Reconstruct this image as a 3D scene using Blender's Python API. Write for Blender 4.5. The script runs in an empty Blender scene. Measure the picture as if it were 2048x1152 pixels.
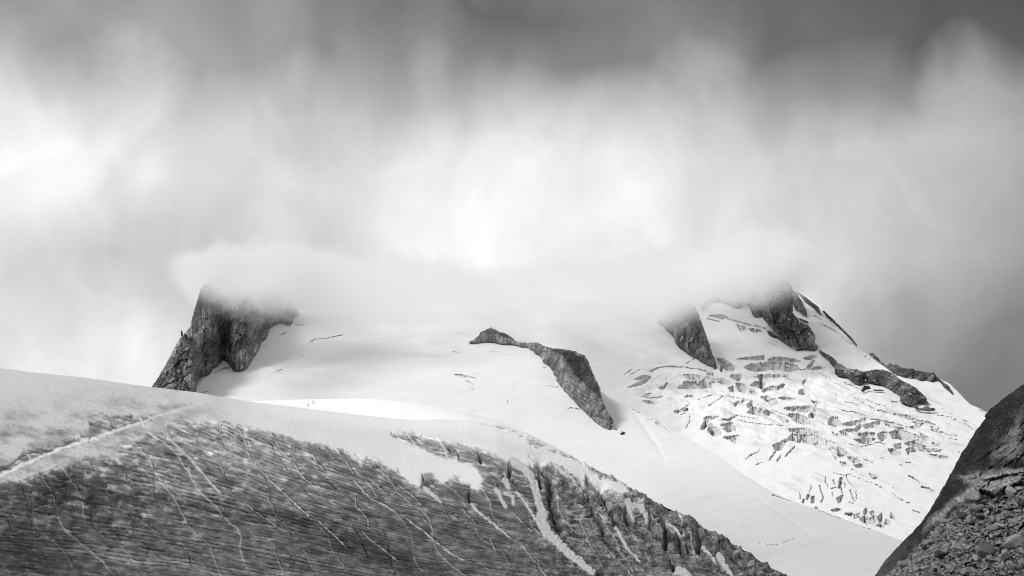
import bpy, bmesh, math, random
import numpy as np

S = bpy.context.scene
COL = S.collection
R = math.radians
F = 2813.0                       # focal length in pixels of a 2048 px wide frame
PITCH = math.atan(424 / F)

# ------------------------------------------------------------------ camera
cam_d = bpy.data.cameras.new("camera")
cam_d.sensor_width = 36.0
cam_d.lens = 36.0 * F / 2048
cam_d.clip_start = 0.5
cam_d.clip_end = 20000
cam = bpy.data.objects.new("camera", cam_d)
COL.objects.link(cam)
cam.rotation_euler = (R(90) + PITCH, 0, 0)
S.camera = cam

# ------------------------------------------------------------------ exposure
S.view_settings.view_transform = 'Standard'
S.view_settings.look = 'None'
S.view_settings.exposure = 0.0
S.view_settings.gamma = 1.0
S.view_settings.use_curve_mapping = False
S.render.engine = 'CYCLES'
S.cycles.use_denoising = True
S.cycles.filter_width = 1.05
S.cycles.max_bounces = 16
S.cycles.diffuse_bounces = 3
S.cycles.volume_bounces = 14
S.cycles.volume_max_steps = 256

# ------------------------------------------------------------------ sun
SUN_AZ, SUN_EL = R(-122), R(47)      # high on the left, a little behind the viewer
sun_d = bpy.data.lights.new("sun", 'SUN')
sun_d.energy = 2.3
sun_d.angle = R(14)
sun_d.color = (1, 1, 1)
sun = bpy.data.objects.new("sun", sun_d)
COL.objects.link(sun)
sun.rotation_euler = (R(90) - SUN_EL, 0, math.pi - SUN_AZ)
sun.location = (-1500, -200, 1500)


# ------------------------------------------------------------------ node helper
class N:
    """a socket with arithmetic"""
    tree = None

    def __init__(s, sock): s.s = sock

    @staticmethod
    def op(kind, *a, clamp=False):
        n = N.tree.nodes.new('ShaderNodeMath'); n.operation = kind; n.use_clamp = clamp
        for i, x in enumerate(a):
            if isinstance(x, N): N.tree.links.new(x.s, n.inputs[i])
            else: n.inputs[i].default_value = float(x)
        return N(n.outputs[0])
    def __add__(s, o): return N.op('ADD', s, o)
    def __radd__(s, o): return N.op('ADD', o, s)
    def __sub__(s, o): return N.op('SUBTRACT', s, o)
    def __rsub__(s, o): return N.op('SUBTRACT', o, s)
    def __mul__(s, o): return N.op('MULTIPLY', s, o)
    def __rmul__(s, o): return N.op('MULTIPLY', o, s)
    def __truediv__(s, o): return N.op('DIVIDE', s, o)

    @staticmethod
    def step(x, a, b, smooth=True):
        n = N.tree.nodes.new('ShaderNodeMapRange')
        n.interpolation_type = 'SMOOTHSTEP' if smooth else 'LINEAR'
        n.clamp = True
        N.tree.links.new(x.s, n.inputs['Value'])
        for k, q in (('From Min', a), ('From Max', b)):
            if isinstance(q, N): N.tree.links.new(q.s, n.inputs[k])
            else: n.inputs[k].default_value = q
        return N(n.outputs[0])

    @staticmethod
    def xyz(v):
        n = N.tree.nodes.new('ShaderNodeSeparateXYZ')
        N.tree.links.new(v.s, n.inputs[0])
        return [N(o) for o in n.outputs]

    @staticmethod
    def vec(*a):
        n = N.tree.nodes.new('ShaderNodeCombineXYZ')
        for i, x in enumerate(a):
            if isinstance(x, N): N.tree.links.new(x.s, n.inputs[i])
            else: n.inputs[i].default_value = float(x)
        return N(n.outputs[0])

    @staticmethod
    def noise(v, scale=1.0, detail=3.0, rough=0.5, dist=0.0):
        n = N.tree.nodes.new('ShaderNodeTexNoise')
        n.noise_dimensions = '3D'
        N.tree.links.new(v.s, n.inputs['Vector'])
        n.inputs['Scale'].default_value = scale
        n.inputs['Detail'].default_value = detail
        n.inputs['Roughness'].default_value = rough
        n.inputs['Distortion'].default_value = dist
        return N(n.outputs['Fac'] if 'Fac' in n.outputs else n.outputs[0])

    @staticmethod
    def curve(x, x0, x1, pts, y1=1.0):
        """piecewise smooth curve through pts over x in x0..x1"""
        n = N.tree.nodes.new('ShaderNodeFloatCurve')
        c = n.mapping.curves[0]
        t = [((p[0] - x0) / (x1 - x0), p[1] / y1) for p in pts]
        c.points[0].location = t[0]
        c.points[-1].location = t[-1]
        for q in t[1:-1]: c.points.new(*q)
        for p in c.points: p.handle_type = 'AUTO_CLAMPED'
        n.mapping.update()
        a = N.step(x, x0, x1, smooth=False)
        N.tree.links.new(a.s, n.inputs['Value'])
        return N(n.outputs[0]) * y1


def lin(c):
    c = np.asarray(c, float)
    return np.where(c <= 0.04045, c / 12.92, ((c + 0.055) / 1.055) ** 2.4)


# ------------------------------------------------------------------ sky
# a closed deck of storm cloud over a grey Nishita sky
world = bpy.data.worlds.new("World")
S.world = world
world.use_nodes = True
wt = world.node_tree
wt.nodes.clear()
N.tree = wt
SKY_STRENGTH = 0.1
w_out = wt.nodes.new('ShaderNodeOutputWorld')
w_bg = wt.nodes.new('ShaderNodeBackground')
w_bg.inputs['Strength'].default_value = SKY_STRENGTH
wt.links.new(w_bg.outputs[0], w_out.inputs[0])
w_sky = wt.nodes.new('ShaderNodeTexSky')
w_sky.sky_type = 'NISHITA'
w_sky.sun_disc = False
w_sky.sun_elevation = SUN_EL
w_sky.sun_rotation = SUN_AZ
w_bw = wt.nodes.new('ShaderNodeRGBToBW')
wt.links.new(w_sky.outputs[0], w_bw.inputs[0])
w_tc = wt.nodes.new('ShaderNodeTexCoord')
d_ = N(w_tc.outputs['Generated'])
dx, dy, dz = N.xyz(d_)
az = N.op('ARCTAN2', dx, dy) * (180 / math.pi)
el = N.op('ARCSINE', dz) * (180 / math.pi)
streak = N.vec(az * 0.16, el * 0.07, dy * 2.0)
n1 = N.noise(streak, 1.0, 2.5, 0.45, 0.2)
n2 = N.noise(N.vec(az * 0.16 + 31.0, el * 0.11 + 7.0, dy * 2.0), 1.0, 3.0, 0.45, 0.3)
n3 = N.noise(N.vec(az * 0.24 + 3.0, el * 0.17 + 17.0, dy * 2.0), 1.0, 4.5, 0.5, 0.7)
azw = az + (n1 - 0.5) * 7.0
elw = el + (n2 - 0.5) * 7.0


def el_of(v):
    return math.degrees(PITCH + math.atan((576 - v) / F))


def az_of(u):
    return math.degrees(math.atan((u - 1024) / (F * math.cos(PITCH))))


SKY_ROWS = [
    (1000, [(0, .90), (1024, .93), (1500, .86), (1800, .60), (2048, .55)]),
    (760, [(-500, .9), (0, .97), (256, .965), (400, .93), (1024, .93), (1500, .88), (1700, .66), (1800, .53), (1900, .47), (1960, .48), (2048, .48)]),
    (650, [(-500, .85), (0, .90), (128, .885), (256, .865), (350, .80), (640, .90), (768, .93), (1024, .945), (1280, .93), (1400, .88), (1600, .89), (1700, .76), (1792, .63), (1920, .56), (2048, .50)]),
    (550, [(-500, .8), (0, .87), (128, .84), (256, .80), (340, .80), (400, .80), (470, .80), (540, .82), (640, .87), (768, .95), (896, 1), (1150, 1.), (1280, .965), (1408, .88), (1536, .87), (1620, .92), (1700, .85), (1792, .78), (1920, .70), (2048, .60), (2400, .55)]),
    (440, [(-500, .85), (0, .95), (60, .98), (128, .95), (210, .93), (260, .86), (300, .81), (384, .82), (512, .84), (640, .86), (720, .93), (800, .97), (1150, .975), (1280, .96), (1408, .90), (1536, .85), (1664, .85), (1792, .80), (1920, .73), (2048, .65), (2400, .6)]),
    (330, [(-500, .9), (-100, 1.0), (60, 1.02), (128, .99), (220, .92), (295, .97), (340, .92), (384, .87), (512, .88), (640, .86), (768, .92), (860, .94), (1024, .93), (1152, .925), (1280, .93), (1340, .92), (1408, .89), (1536, .82), (1664, .80), (1792, .82), (1920, .76), (2048, .68)]),
    (220, [(-500, .8), (0, 1.0), (60, .99), (128, .93), (220, .85), (300, .95), (384, .85), (512, .90), (640, .84), (704, .83), (768, .77), (832, .74), (896, .79), (1024, .77), (1152, .80), (1280, .84), (1340, .90), (1408, .81), (1536, .68), (1664, .57), (1760, .60), (1860, .74), (1950, .75), (2048, .66)]),
    (110, [(-500, .7), (0, .88), (128, .71), (200, .71), (300, .77), (384, .73), (512, .78), (570, .70), (630, .60), (704, .74), (768, .70), (896, .64), (1024, .59), (1080, .66), (1152, .57), (1280, .63), (1408, .67), (1536, .51), (1664, .46), (1792, .46), (1920, .42), (2048, .45)]),
    (0, [(-500, .6), (0, .74), (110, .60), (256, .67), (384, .68), (512, .73), (610, .56), (768, .60), (896, .50), (1024, .47), (1152, .50), (1280, .59), (1408, .55), (1536, .46), (1664, .42), (1792, .40), (1920, .37), (2048, .36)]),
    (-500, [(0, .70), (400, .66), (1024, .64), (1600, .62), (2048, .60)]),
    (-2200, [(0, .90), (1024, .86), (2048, .84)]),  # unseen sky above the frame, this row and the last raised for ambient light
]
A0, A1 = -34.0, 34.0
tA = N.step(azw, A0, A1, smooth=False)
val = None
prev = None
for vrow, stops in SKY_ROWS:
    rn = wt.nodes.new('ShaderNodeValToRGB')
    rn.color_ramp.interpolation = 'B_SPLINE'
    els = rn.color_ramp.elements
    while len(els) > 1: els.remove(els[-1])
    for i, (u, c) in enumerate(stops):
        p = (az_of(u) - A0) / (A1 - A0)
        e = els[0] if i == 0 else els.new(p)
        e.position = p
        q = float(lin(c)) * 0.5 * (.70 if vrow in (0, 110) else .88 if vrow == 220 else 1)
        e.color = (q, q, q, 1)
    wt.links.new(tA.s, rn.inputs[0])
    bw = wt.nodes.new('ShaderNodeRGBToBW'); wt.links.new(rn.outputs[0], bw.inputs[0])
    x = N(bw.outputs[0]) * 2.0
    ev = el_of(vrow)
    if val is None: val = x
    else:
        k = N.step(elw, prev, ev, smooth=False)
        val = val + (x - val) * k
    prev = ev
n4 = N.noise(N.vec(az * 0.7 + 9.0, el * 0.5 + 2.0, dy * 2.0), 1.0, 5.0, 0.6, 1.2)
val = val * (1.0 + (n3 - 0.5) * 0.55 + (n4 - 0.5) * 0.12)
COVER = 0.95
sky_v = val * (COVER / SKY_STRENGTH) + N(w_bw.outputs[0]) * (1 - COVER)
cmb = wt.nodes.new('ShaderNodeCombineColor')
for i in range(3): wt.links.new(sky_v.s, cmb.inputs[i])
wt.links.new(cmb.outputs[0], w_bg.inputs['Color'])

# ------------------------------------------------------------------ numpy tools
rng = np.random.default_rng(7)
_perm = rng.permutation(4096).astype(np.int64)
_g = rng.uniform(0, 2 * np.pi, 4096)
_gx, _gy = np.cos(_g), np.sin(_g)


def pn(x, y, seed=0):
    """gradient noise, about -1..1"""
    x = np.asarray(x, float); y = np.asarray(y, float)
    xi = np.floor(x).astype(np.int64); yi = np.floor(y).astype(np.int64)
    fx = x - xi; fy = y - yi
    sx = fx * fx * fx * (fx * (fx * 6 - 15) + 10); sy = fy * fy * fy * (fy * (fy * 6 - 15) + 10)
    def g(i, j, a, b):
        h = _perm[(_perm[(i + seed * 131) & 4095] + j) & 4095]
        return _gx[h] * a + _gy[h] * b
    a = g(xi, yi, fx, fy); b = g(xi + 1, yi, fx - 1, fy)
    c = g(xi, yi + 1, fx, fy - 1); d = g(xi + 1, yi + 1, fx - 1, fy - 1)
    return (a + (b - a) * sx + ((c + (d - c) * sx) - (a + (b - a) * sx)) * sy) * 1.5


def fbm(x, y, o=4, seed=0, gain=0.5):
    s = 0; a = 1; t = 0
    for k in range(o):
        s = s + a * pn(x * 2 ** k, y * 2 ** k, seed + k * 7); t += a; a *= gain
    return s / t


def ridged(x, y, o=3, seed=0):
    s = 0; a = 1; t = 0
    for k in range(o):
        s = s + a * (1 - np.abs(pn(x * 2 ** k, y * 2 ** k, seed + k * 5)) * 1.6); t += a; a *= .5
    return s / t


def cells(x, y, seed=0):
    """cellular noise: distance to the nearest point, gap to the second, random value of the cell"""
    xi = np.floor(x).astype(np.int64); yi = np.floor(y).astype(np.int64)
    d1 = np.full(x.shape, 9.0); d2 = np.full(x.shape, 9.0); idv = np.zeros(x.shape)
    for i in (-1, 0, 1):
        for j in (-1, 0, 1):
            h = _perm[(_perm[(xi + i + seed * 57) & 4095] + yi + j) & 4095]
            px = xi + i + 0.5 + 0.42 * _gx[h]; py = yi + j + 0.5 + 0.42 * _gy[h]
            d = np.hypot(px - x, py - y)
            near = d < d1
            d2 = np.where(near, d1, np.minimum(d2, d)); idv = np.where(near, h / 4096.0, idv)
            d1 = np.where(near, d, d1)
    return d1, d2 - d1, idv


def ss(a, b, x):
    t = np.clip((x - a) / (b - a), 0, 1)
    return t * t * (3 - 2 * t)


def lines_dist(U, V, pts, reach):
    """distance of grid points to a polyline (9e9 beyond reach)"""
    out = np.full(U.shape, 9e9)
    P = np.asarray(pts, float)
    m = (U > P[:, 0].min() - reach) & (U < P[:, 0].max() + reach) & (V > P[:, 1].min() - reach) & (V < P[:, 1].max() + reach)
    if not m.any(): return out
    u = U[m]; v = V[m]; d = np.full(u.shape, 9e9)
    for (x0, y0), (x1, y1) in zip(P[:-1], P[1:]):
        ex, ey = x1 - x0, y1 - y0
        L = ex * ex + ey * ey + 1e-9
        t = np.clip(((u - x0) * ex + (v - y0) * ey) / L, 0, 1)
        d = np.minimum(d, np.hypot(u - x0 - t * ex, v - y0 - t * ey))
    out[m] = d
    return out


def area_sd(U, V, pts, reach=40.0):
    """signed distance to a polygon, inside positive, clipped at reach"""
    P = np.asarray(pts, float)
    out = np.full(U.shape, -reach)
    m = (U > P[:, 0].min() - reach) & (U < P[:, 0].max() + reach) & (V > P[:, 1].min() - reach) & (V < P[:, 1].max() + reach)
    if not m.any(): return out
    u = U[m]; v = V[m]
    ins = np.zeros(u.shape, bool)
    Q = np.vstack([P, P[:1]])
    for (x0, y0), (x1, y1) in zip(Q[:-1], Q[1:]):
        if y0 == y1: continue
        c = (y0 > v) != (y1 > v)
        ins ^= c & (u < (x1 - x0) * (v - y0) / (y1 - y0) + x0)
    d = lines_dist(u, v, Q, 1e9)
    out[m] = np.clip(np.where(ins, d, -d), -reach, reach)
    return out


def conv(x0, y0, s):
    return lambda *p: [(x0 + s * a, y0 + s * b) for a, b in p]


cA = conv(0, 720, .2604); cB = conv(0, 920, .2539); cC = conv(400, 840, .2709); cD = conv(740, 820, .2881)
cE = conv(1100, 880, .2539); c1 = conv(280, 520, .2604); c2 = conv(900, 620, .2257); c3 = conv(1300, 540, .2257)
c4 = conv(1600, 560, .2517); c5 = conv(1740, 760, .3403); c6 = conv(1200, 740, .2604); c7 = conv(1500, 820, .2605)
c9 = conv(960, 860, .1736); c10 = conv(1240, 940, .184)
SP, CP = math.sin(PITCH), math.cos(PITCH)


def at(U, V, Y):
    """point at distance Y (metres ahead) that a sight line through U, V meets"""
    a = 576 - np.asarray(V, float)
    k = Y / (F * CP - a * SP)
    return np.stack([(np.asarray(U, float) - 1024) * k, Y + 0 * k, (F * SP + a * CP) * k], -1)


# ------------------------------------------------------------------ materials
def material(name, grain=6.0, grain_amp=.25, bump=3.0, bump_dist=.3, rough=.8, spec=.03, strata=False, detail=6.0):
    m = bpy.data.materials.new(name)
    m.use_nodes = True
    t = m.node_tree
    t.nodes.clear()
    N.tree = t
    out = t.nodes.new('ShaderNodeOutputMaterial')
    b = t.nodes.new('ShaderNodeBsdfPrincipled')
    t.links.new(b.outputs[0], out.inputs[0])
    b.inputs['Roughness'].default_value = rough
    b.inputs['Specular IOR Level'].default_value = spec
    a = t.nodes.new('ShaderNodeAttribute'); a.attribute_name = 'tone'
    tone = N(a.outputs['Fac'])
    tc = t.nodes.new('ShaderNodeTexCoord')
    p = N(tc.outputs['Object'])
    g = N.noise(p, grain, detail, .65)
    col = tone * (1.0 + (g - .5) * (2 * grain_amp))
    h = N.noise(p, bump, detail, .62)
    if strata:
        sa = t.nodes.new('ShaderNodeAttribute'); sa.attribute_name = 'strata'
        sx, sy, sm = N.xyz(N(sa.outputs['Vector']))
        q = N.noise(N.vec(sx * .15, sy * .012, 0), 1.0, 5.0, .72, .4)
        q2 = N.noise(N.vec(sx * .34, sy * .03, 5.0), 1.0, 4.0, .7, .3)
        amp = sm * 1.0
        col = col * N.op('MAXIMUM', 1.0 + ((q - .5) * .9 + (q2 - .5) * 1.6) * amp, .12)
        h = h + ((q - .5) * 2.2 + (q2 - .5) * 1.2) * amp
    col = N.op('MINIMUM', N.op('MAXIMUM', col, .008), .92)
    cc = t.nodes.new('ShaderNodeCombineColor')
    for i in range(3): t.links.new(col.s, cc.inputs[i])
    t.links.new(cc.outputs[0], b.inputs['Base Color'])
    bn = t.nodes.new('ShaderNodeBump')
    bn.inputs['Strength'].default_value = 1.0
    bn.inputs['Distance'].default_value = bump_dist
    t.links.new(h.s, bn.inputs['Height'])
    t.links.new(bn.outputs[0], b.inputs['Normal'])
    return m


def flat_material(name, c, rough=.7):
    m = bpy.data.materials.new(name); m.use_nodes = True
    t = m.node_tree; N.tree = t
    b = t.nodes['Principled BSDF']
    tc = t.nodes.new('ShaderNodeTexCoord')
    g = N.noise(N(tc.outputs['Object']), 9.0, 3.0, .6)
    k = (g * .6 + .7) * c
    cc = t.nodes.new('ShaderNodeCombineColor')
    for i in range(3): t.links.new(k.s, cc.inputs[i])
    t.links.new(cc.outputs[0], b.inputs['Base Color'])
    b.inputs['Roughness'].default_value = rough
    return m


M_GLACIER = material('glacier_ice', grain=1.6, grain_amp=.34, bump=1.1, bump_dist=.28, strata=True)
M_SNOW = material('far_snow', grain=.05, grain_amp=.03, bump=.22, bump_dist=.35, rough=.7, detail=5.0)
M_ROCK = material('far_rock', grain=.45, grain_amp=.42, bump=.30, bump_dist=1.6, rough=.85)
M_SLAB = material('near_rock', grain=4.0, grain_amp=.55, bump=2.6, bump_dist=.22, rough=.8)
M_BOULDER = material('boulder_rock', grain=6.0, grain_amp=.42, bump=4.0, bump_dist=.05, rough=.85)


# ------------------------------------------------------------------ mesh building
def mesh_object(name, co, quads, tone, mat, strata=None, smooth=True, parent=None):
    me = bpy.data.meshes.new(name)
    co = np.asarray(co, np.float32); quads = np.asarray(quads, np.int32)
    n = quads.shape[1]
    me.vertices.add(len(co)); me.vertices.foreach_set('co', co.ravel())
    me.loops.add(quads.size); me.loops.foreach_set('vertex_index', quads.ravel())
    me.polygons.add(len(quads))
    me.polygons.foreach_set('loop_start', np.arange(0, quads.size, n, dtype=np.int32))
    me.polygons.foreach_set('loop_total', np.full(len(quads), n, np.int32))
    me.update(calc_edges=True)
    if tone is not None:
        a = me.attributes.new('tone', 'FLOAT', 'POINT')
        a.data.foreach_set('value', np.asarray(tone, np.float32).ravel())
    if strata is not None:
        a = me.attributes.new('strata', 'FLOAT_VECTOR', 'POINT')
        a.data.foreach_set('vector', np.asarray(strata, np.float32).ravel())
    me.materials.append(mat)
    me.polygons.foreach_set('use_smooth', np.full(len(quads), smooth))
    o = bpy.data.objects.new(name, me)
    COL.objects.link(o)
    if parent: o.parent = parent
    return o


def grid_quads(r, c):
    i = np.arange(r * c).reshape(r, c)
    return np.stack([i[:-1, :-1], i[:-1, 1:], i[1:, 1:], i[1:, :-1]], -1).reshape(-1, 4)


def tag(o, label=None, cat=None, group=None, kind=None):
    for k, v in (('label', label), ('category', cat), ('group', group), ('kind', kind)):
        if v: o[k] = v
    return o


def ip(x, pts):
    P = np.asarray(pts, float)
    return np.interp(x, P[:, 0], P[:, 1])


def smooth1(a, w):
    k = np.hanning(2 * w + 3)[1:-1]; k /= k.sum()
    return np.convolve(np.pad(a, w, mode='edge'), k, 'valid')


# ------------------------------------------------------------------ ground under everything
gx = np.linspace(-5000, 5000, 41)
X, Yg = np.meshgrid(gx, gx + 2000)
gz = -22 + 4 * fbm(X / 900, Yg / 900, 3, 3)
ground = mesh_object('ground', np.stack([X, Yg, gz], -1).reshape(-1, 3), grid_quads(41, 41)[:, ::-1], np.full(41 * 41, .7), M_SNOW)
tag(ground, kind='structure')

# ------------------------------------------------------------------ the near glacier dome
CREST = [(-60, 730), (0, 735), (150, 752), (310, 775), (400, 787), (500, 804), (625, 818), (722, 829), (783, 836), (830, 839), (880, 838),
         (934, 840), (995, 849), (1055, 868), (1100, 889), (1140, 910), (1184, 935), (1227, 954), (1278, 984), (1341, 1015), (1374, 1030),
         (1415, 1055), (1450, 1075), (1506, 1108), (1577, 1152), (1660, 1200)]
CREST_Y = [(-60, 560), (0, 580), (400, 690), (700, 700), (900, 665), (1000, 610), (1100, 550), (1300, 400), (1400, 330), (1577, 225), (1660, 190)]

TRACK = cA((-20, 898), (0, 890), (90, 845), (200, 790), (300, 745), (420, 700), (500, 665), (600, 640), (690, 605), (790, 575), (880, 540), (960, 520), (1050, 490), (1140, 460))
TRACK2 = cA((1140, 460), (1200, 430), (1300, 400), (1400, 370), (1500, 350))
ICE = [
    cA((-40, 860), (0, 850), (100, 790), (200, 720), (280, 695), (390, 685), (400, 700), (300, 740), (180, 790), (60, 840), (-40, 890)),
    cA((500, 640), (560, 615), (640, 580), (690, 540), (700, 500), (760, 475), (850, 450), (950, 440), (1050, 440), (1140, 455), (1040, 490), (900, 530), (780, 570), (700, 600), (600, 635), (510, 665)),
    # the big striped face
    cA((-300, 940), (0, 935), (100, 925), (180, 925), (260, 890), (350, 860), (450, 820), (560, 790), (640, 775), (720, 775), (800, 765), (880, 755), (930, 730),
       (890, 690), (930, 650), (1020, 640), (1090, 590), (1110, 550), (1170, 535), (1240, 545), (1290, 500), (1380, 475), (1480, 457), (1620, 465), (1700, 465), (1800, 490), (1900, 510), (2000, 530))
    + cC((150, 20), (300, 45), (450, 75), (530, 90), (640, 115), (760, 150), (850, 170), (950, 185), (1050, 215), (1120, 265), (1180, 300))
    + cD((0, 322), (60, 345), (100, 380), (180, 420), (230, 455), (290, 505), (340, 537), (352, 470), (370, 430), (440, 440), (470, 490), (500, 510), (530, 490), (570, 465), (610, 460), (640, 500), (690, 515), (720, 545),
         (745, 565), (775, 525), (782, 480), (752, 430), (722, 400), (690, 375), (620, 370), (600, 340), (540, 350), (470, 325), (400, 300), (360, 265), (300, 245), (200, 210), (150, 180),
         (145, 150), (180, 160), (240, 150), (350, 165), (460, 205), (600, 230), (740, 265), (850, 300), (940, 345), (985, 360), (1050, 395), (1095, 430), (1110, 375), (1180, 350), (1260, 360), (1350, 400), (1420, 450), (1480, 490))
    + cE((270, 250), (330, 320), (400, 375), (480, 395), (560, 425), (620, 400), (640, 420), (560, 330), (400, 300), (300, 230), (230, 150), (330, 215), (500, 280), (600, 330), (700, 400), (950, 500), (1240, 660), (1480, 800), (1750, 950), (1900, 1060), (2200, 1300), (1000, 1700))
    + [(-80, 1300)],
    cD((785, 96), (880, 110), (960, 130), (1035, 145), (1010, 155), (960, 155), (880, 125), (800, 105)),
    cD((885, 87), (960, 103), (1030, 135), (980, 122), (920, 104)),
    cD((700, 72), (750, 82), (745, 86), (705, 76)),
    cD((1030, 175), (1110, 190), (1180, 215), (1230, 240), (1200, 260), (1150, 255), (1100, 235), (1080, 205)),
    cD((1080, 177), (1150, 200), (1220, 228), (1280, 250), (1240, 246), (1160, 215)),
    cD((1240, 275), (1310, 285), (1400, 320), (1480, 355), (1540, 390), (1500, 375), (1400, 335), (1300, 300)),
]
SNOW = [   # snow that lies on the striped face: (line, half width at start, at end)
    (cD((985, 350), (1060, 395), (1120, 450), (1140, 520), (1165, 600), (1190, 680), (1200, 730)), 9, 8),
    (cD((1200, 720), (1190, 770), (1230, 850), (1290, 900), (1340, 950), (1400, 1000), (1470, 1060), (1540, 1120)), 13, 8),
    (cA((1195, 470), (1230, 510), (1275, 560)), 8, 5.0),
    (cA((1275, 560), (1330, 630), (1400, 700), (1480, 770), (1540, 850), (1600, 920), (1690, 1015)), 3.6, 1.6),
    (cE((610, 480), (650, 510), (700, 520), (750, 570), (765, 625)), 8, 5),
    (cE((610, 490), (640, 560), (660, 610)), 4, 3),
    (cE((1010, 1020), (1060, 1050), (1090, 1090)), 9, 9),
    (cD((880, 555), (905, 610), (940, 680)), 5, 3),
    (cD((940, 580), (995, 600), (1000, 660)), 4, 3),
    (cD((940, 480), (965, 540)), 8, 4),
    (cD((700, 660), (760, 720), (840, 780), (980, 890)), 2.2, 1),
    (cD((380, 545), (450, 600), (490, 640)), 5, 2),
    (cE((40, 190), (130, 260), (200, 320), (280, 410)), 2.0, 1.2),
    (cE((920, 640), (980, 690), (1050, 740)), 3, 2),
    (cE((1200, 840), (1260, 890), (1310, 960)), 3, 2),
    (cE((1330, 900), (1380, 980), (1430, 1060)), 6, 4),
    (cE((520, 680), (560, 760), (610, 850), (700, 950)), 3, 2),
    (cD((1020, 570), (1080, 640), (1110, 700), (1150, 760)), 2.6, 2),
]
VEINS = [   # thin white seams: (line, half width)
    (cC((150, 30), (150, 100), (180, 160), (200, 220), (240, 250)), 1.1),
    (cC((0, 30), (60, 80), (120, 140), (180, 200)), .8),
    (cC((285, 65), (320, 120), (345, 190), (350, 220), (380, 290), (440, 350), (490, 400), (520, 440), (580, 500), (640, 550), (690, 600), (740, 650), (800, 700)), 1.9),
    (cC((850, 720), (900, 760), (980, 840), (1080, 930)), 1.2),
    (cC((520, 90), (560, 150), (590, 210), (640, 260), (690, 300), (720, 360), (740, 400), (800, 450), (860, 500)), 1.7),
    (cC((860, 550), (940, 590), (1030, 640)), .9),
    (cC((700, 180), (690, 240), (700, 290)), 1.2),
    (cC((750, 150), (770, 200), (830, 250), (850, 290), (920, 370)), 1.1),
    (cC((850, 170), (870, 215)), 1.0), (cC((920, 180), (940, 230), (1000, 300)), .8),
    (cC((1090, 260), (1120, 320)), 1.0), (cC((1080, 310), (1130, 380)), 1.2),
    (cC((1140, 440), (1200, 510), (1260, 570), (1340, 610), (1430, 660), (1500, 695)), 2.0),
    (cC((1530, 725), (1640, 810), (1720, 880), (1800, 940), (1870, 990)), 1.7),
    (cC((1200, 820), (1260, 880), (1330, 930), (1400, 980), (1460, 1030)), 1.3),
    (cC((1145, 570), (1150, 630), (1210, 690), (1240, 740), (1245, 800)), 1.0),
    (cC((350, 620), (420, 680), (500, 730), (590, 790)), .9),
    (cC((1240, 420), (1290, 470), (1350, 520)), .9),
    (cC((1480, 480), (1570, 550), (1640, 630)), .9), (cC((1640, 720), (1700, 780), (1750, 840)), .9),
    (cC((160, 240), (150, 320), (180, 400)), 1.6),
    (cD((500, 935), (560, 980), (620, 1020), (670, 1035)), 1.8),
    (cD((200, 510), (260, 560), (310, 600)), 1.0), (cD((640, 690), (700, 750), (740, 800)), .8),
    (cD((830, 880), (850, 930), (870, 970)), 1.1), (cD((820, 740), (900, 820), (980, 890)), 1.0),
    (cD((1150, 1020), (1200, 1055)), .9), (cD((0, 470), (60, 520), (100, 560)), .9),
    (cD((1000, 720), (1050, 770), (1120, 830)), 1.2), (cD((860, 490), (885, 545)), 1.0),
    (cE((240, 630), (270, 720), (320, 810)), 1.0), (cE((430, 810), (480, 880), (560, 970), (640, 1060)), 1.1),
    (cA((690, 600), (685, 650), (678, 740)), .9), (cA((690, 470), (690, 600)), .7),
    (cA((1600, 560), (1700, 660), (1790, 740)), .7), (cA((380, 1090), (300, 1120)), .7),
    (cA((870, 250), (860, 290), (830, 345), (835, 375), (800, 405)), .9),
]
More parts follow.
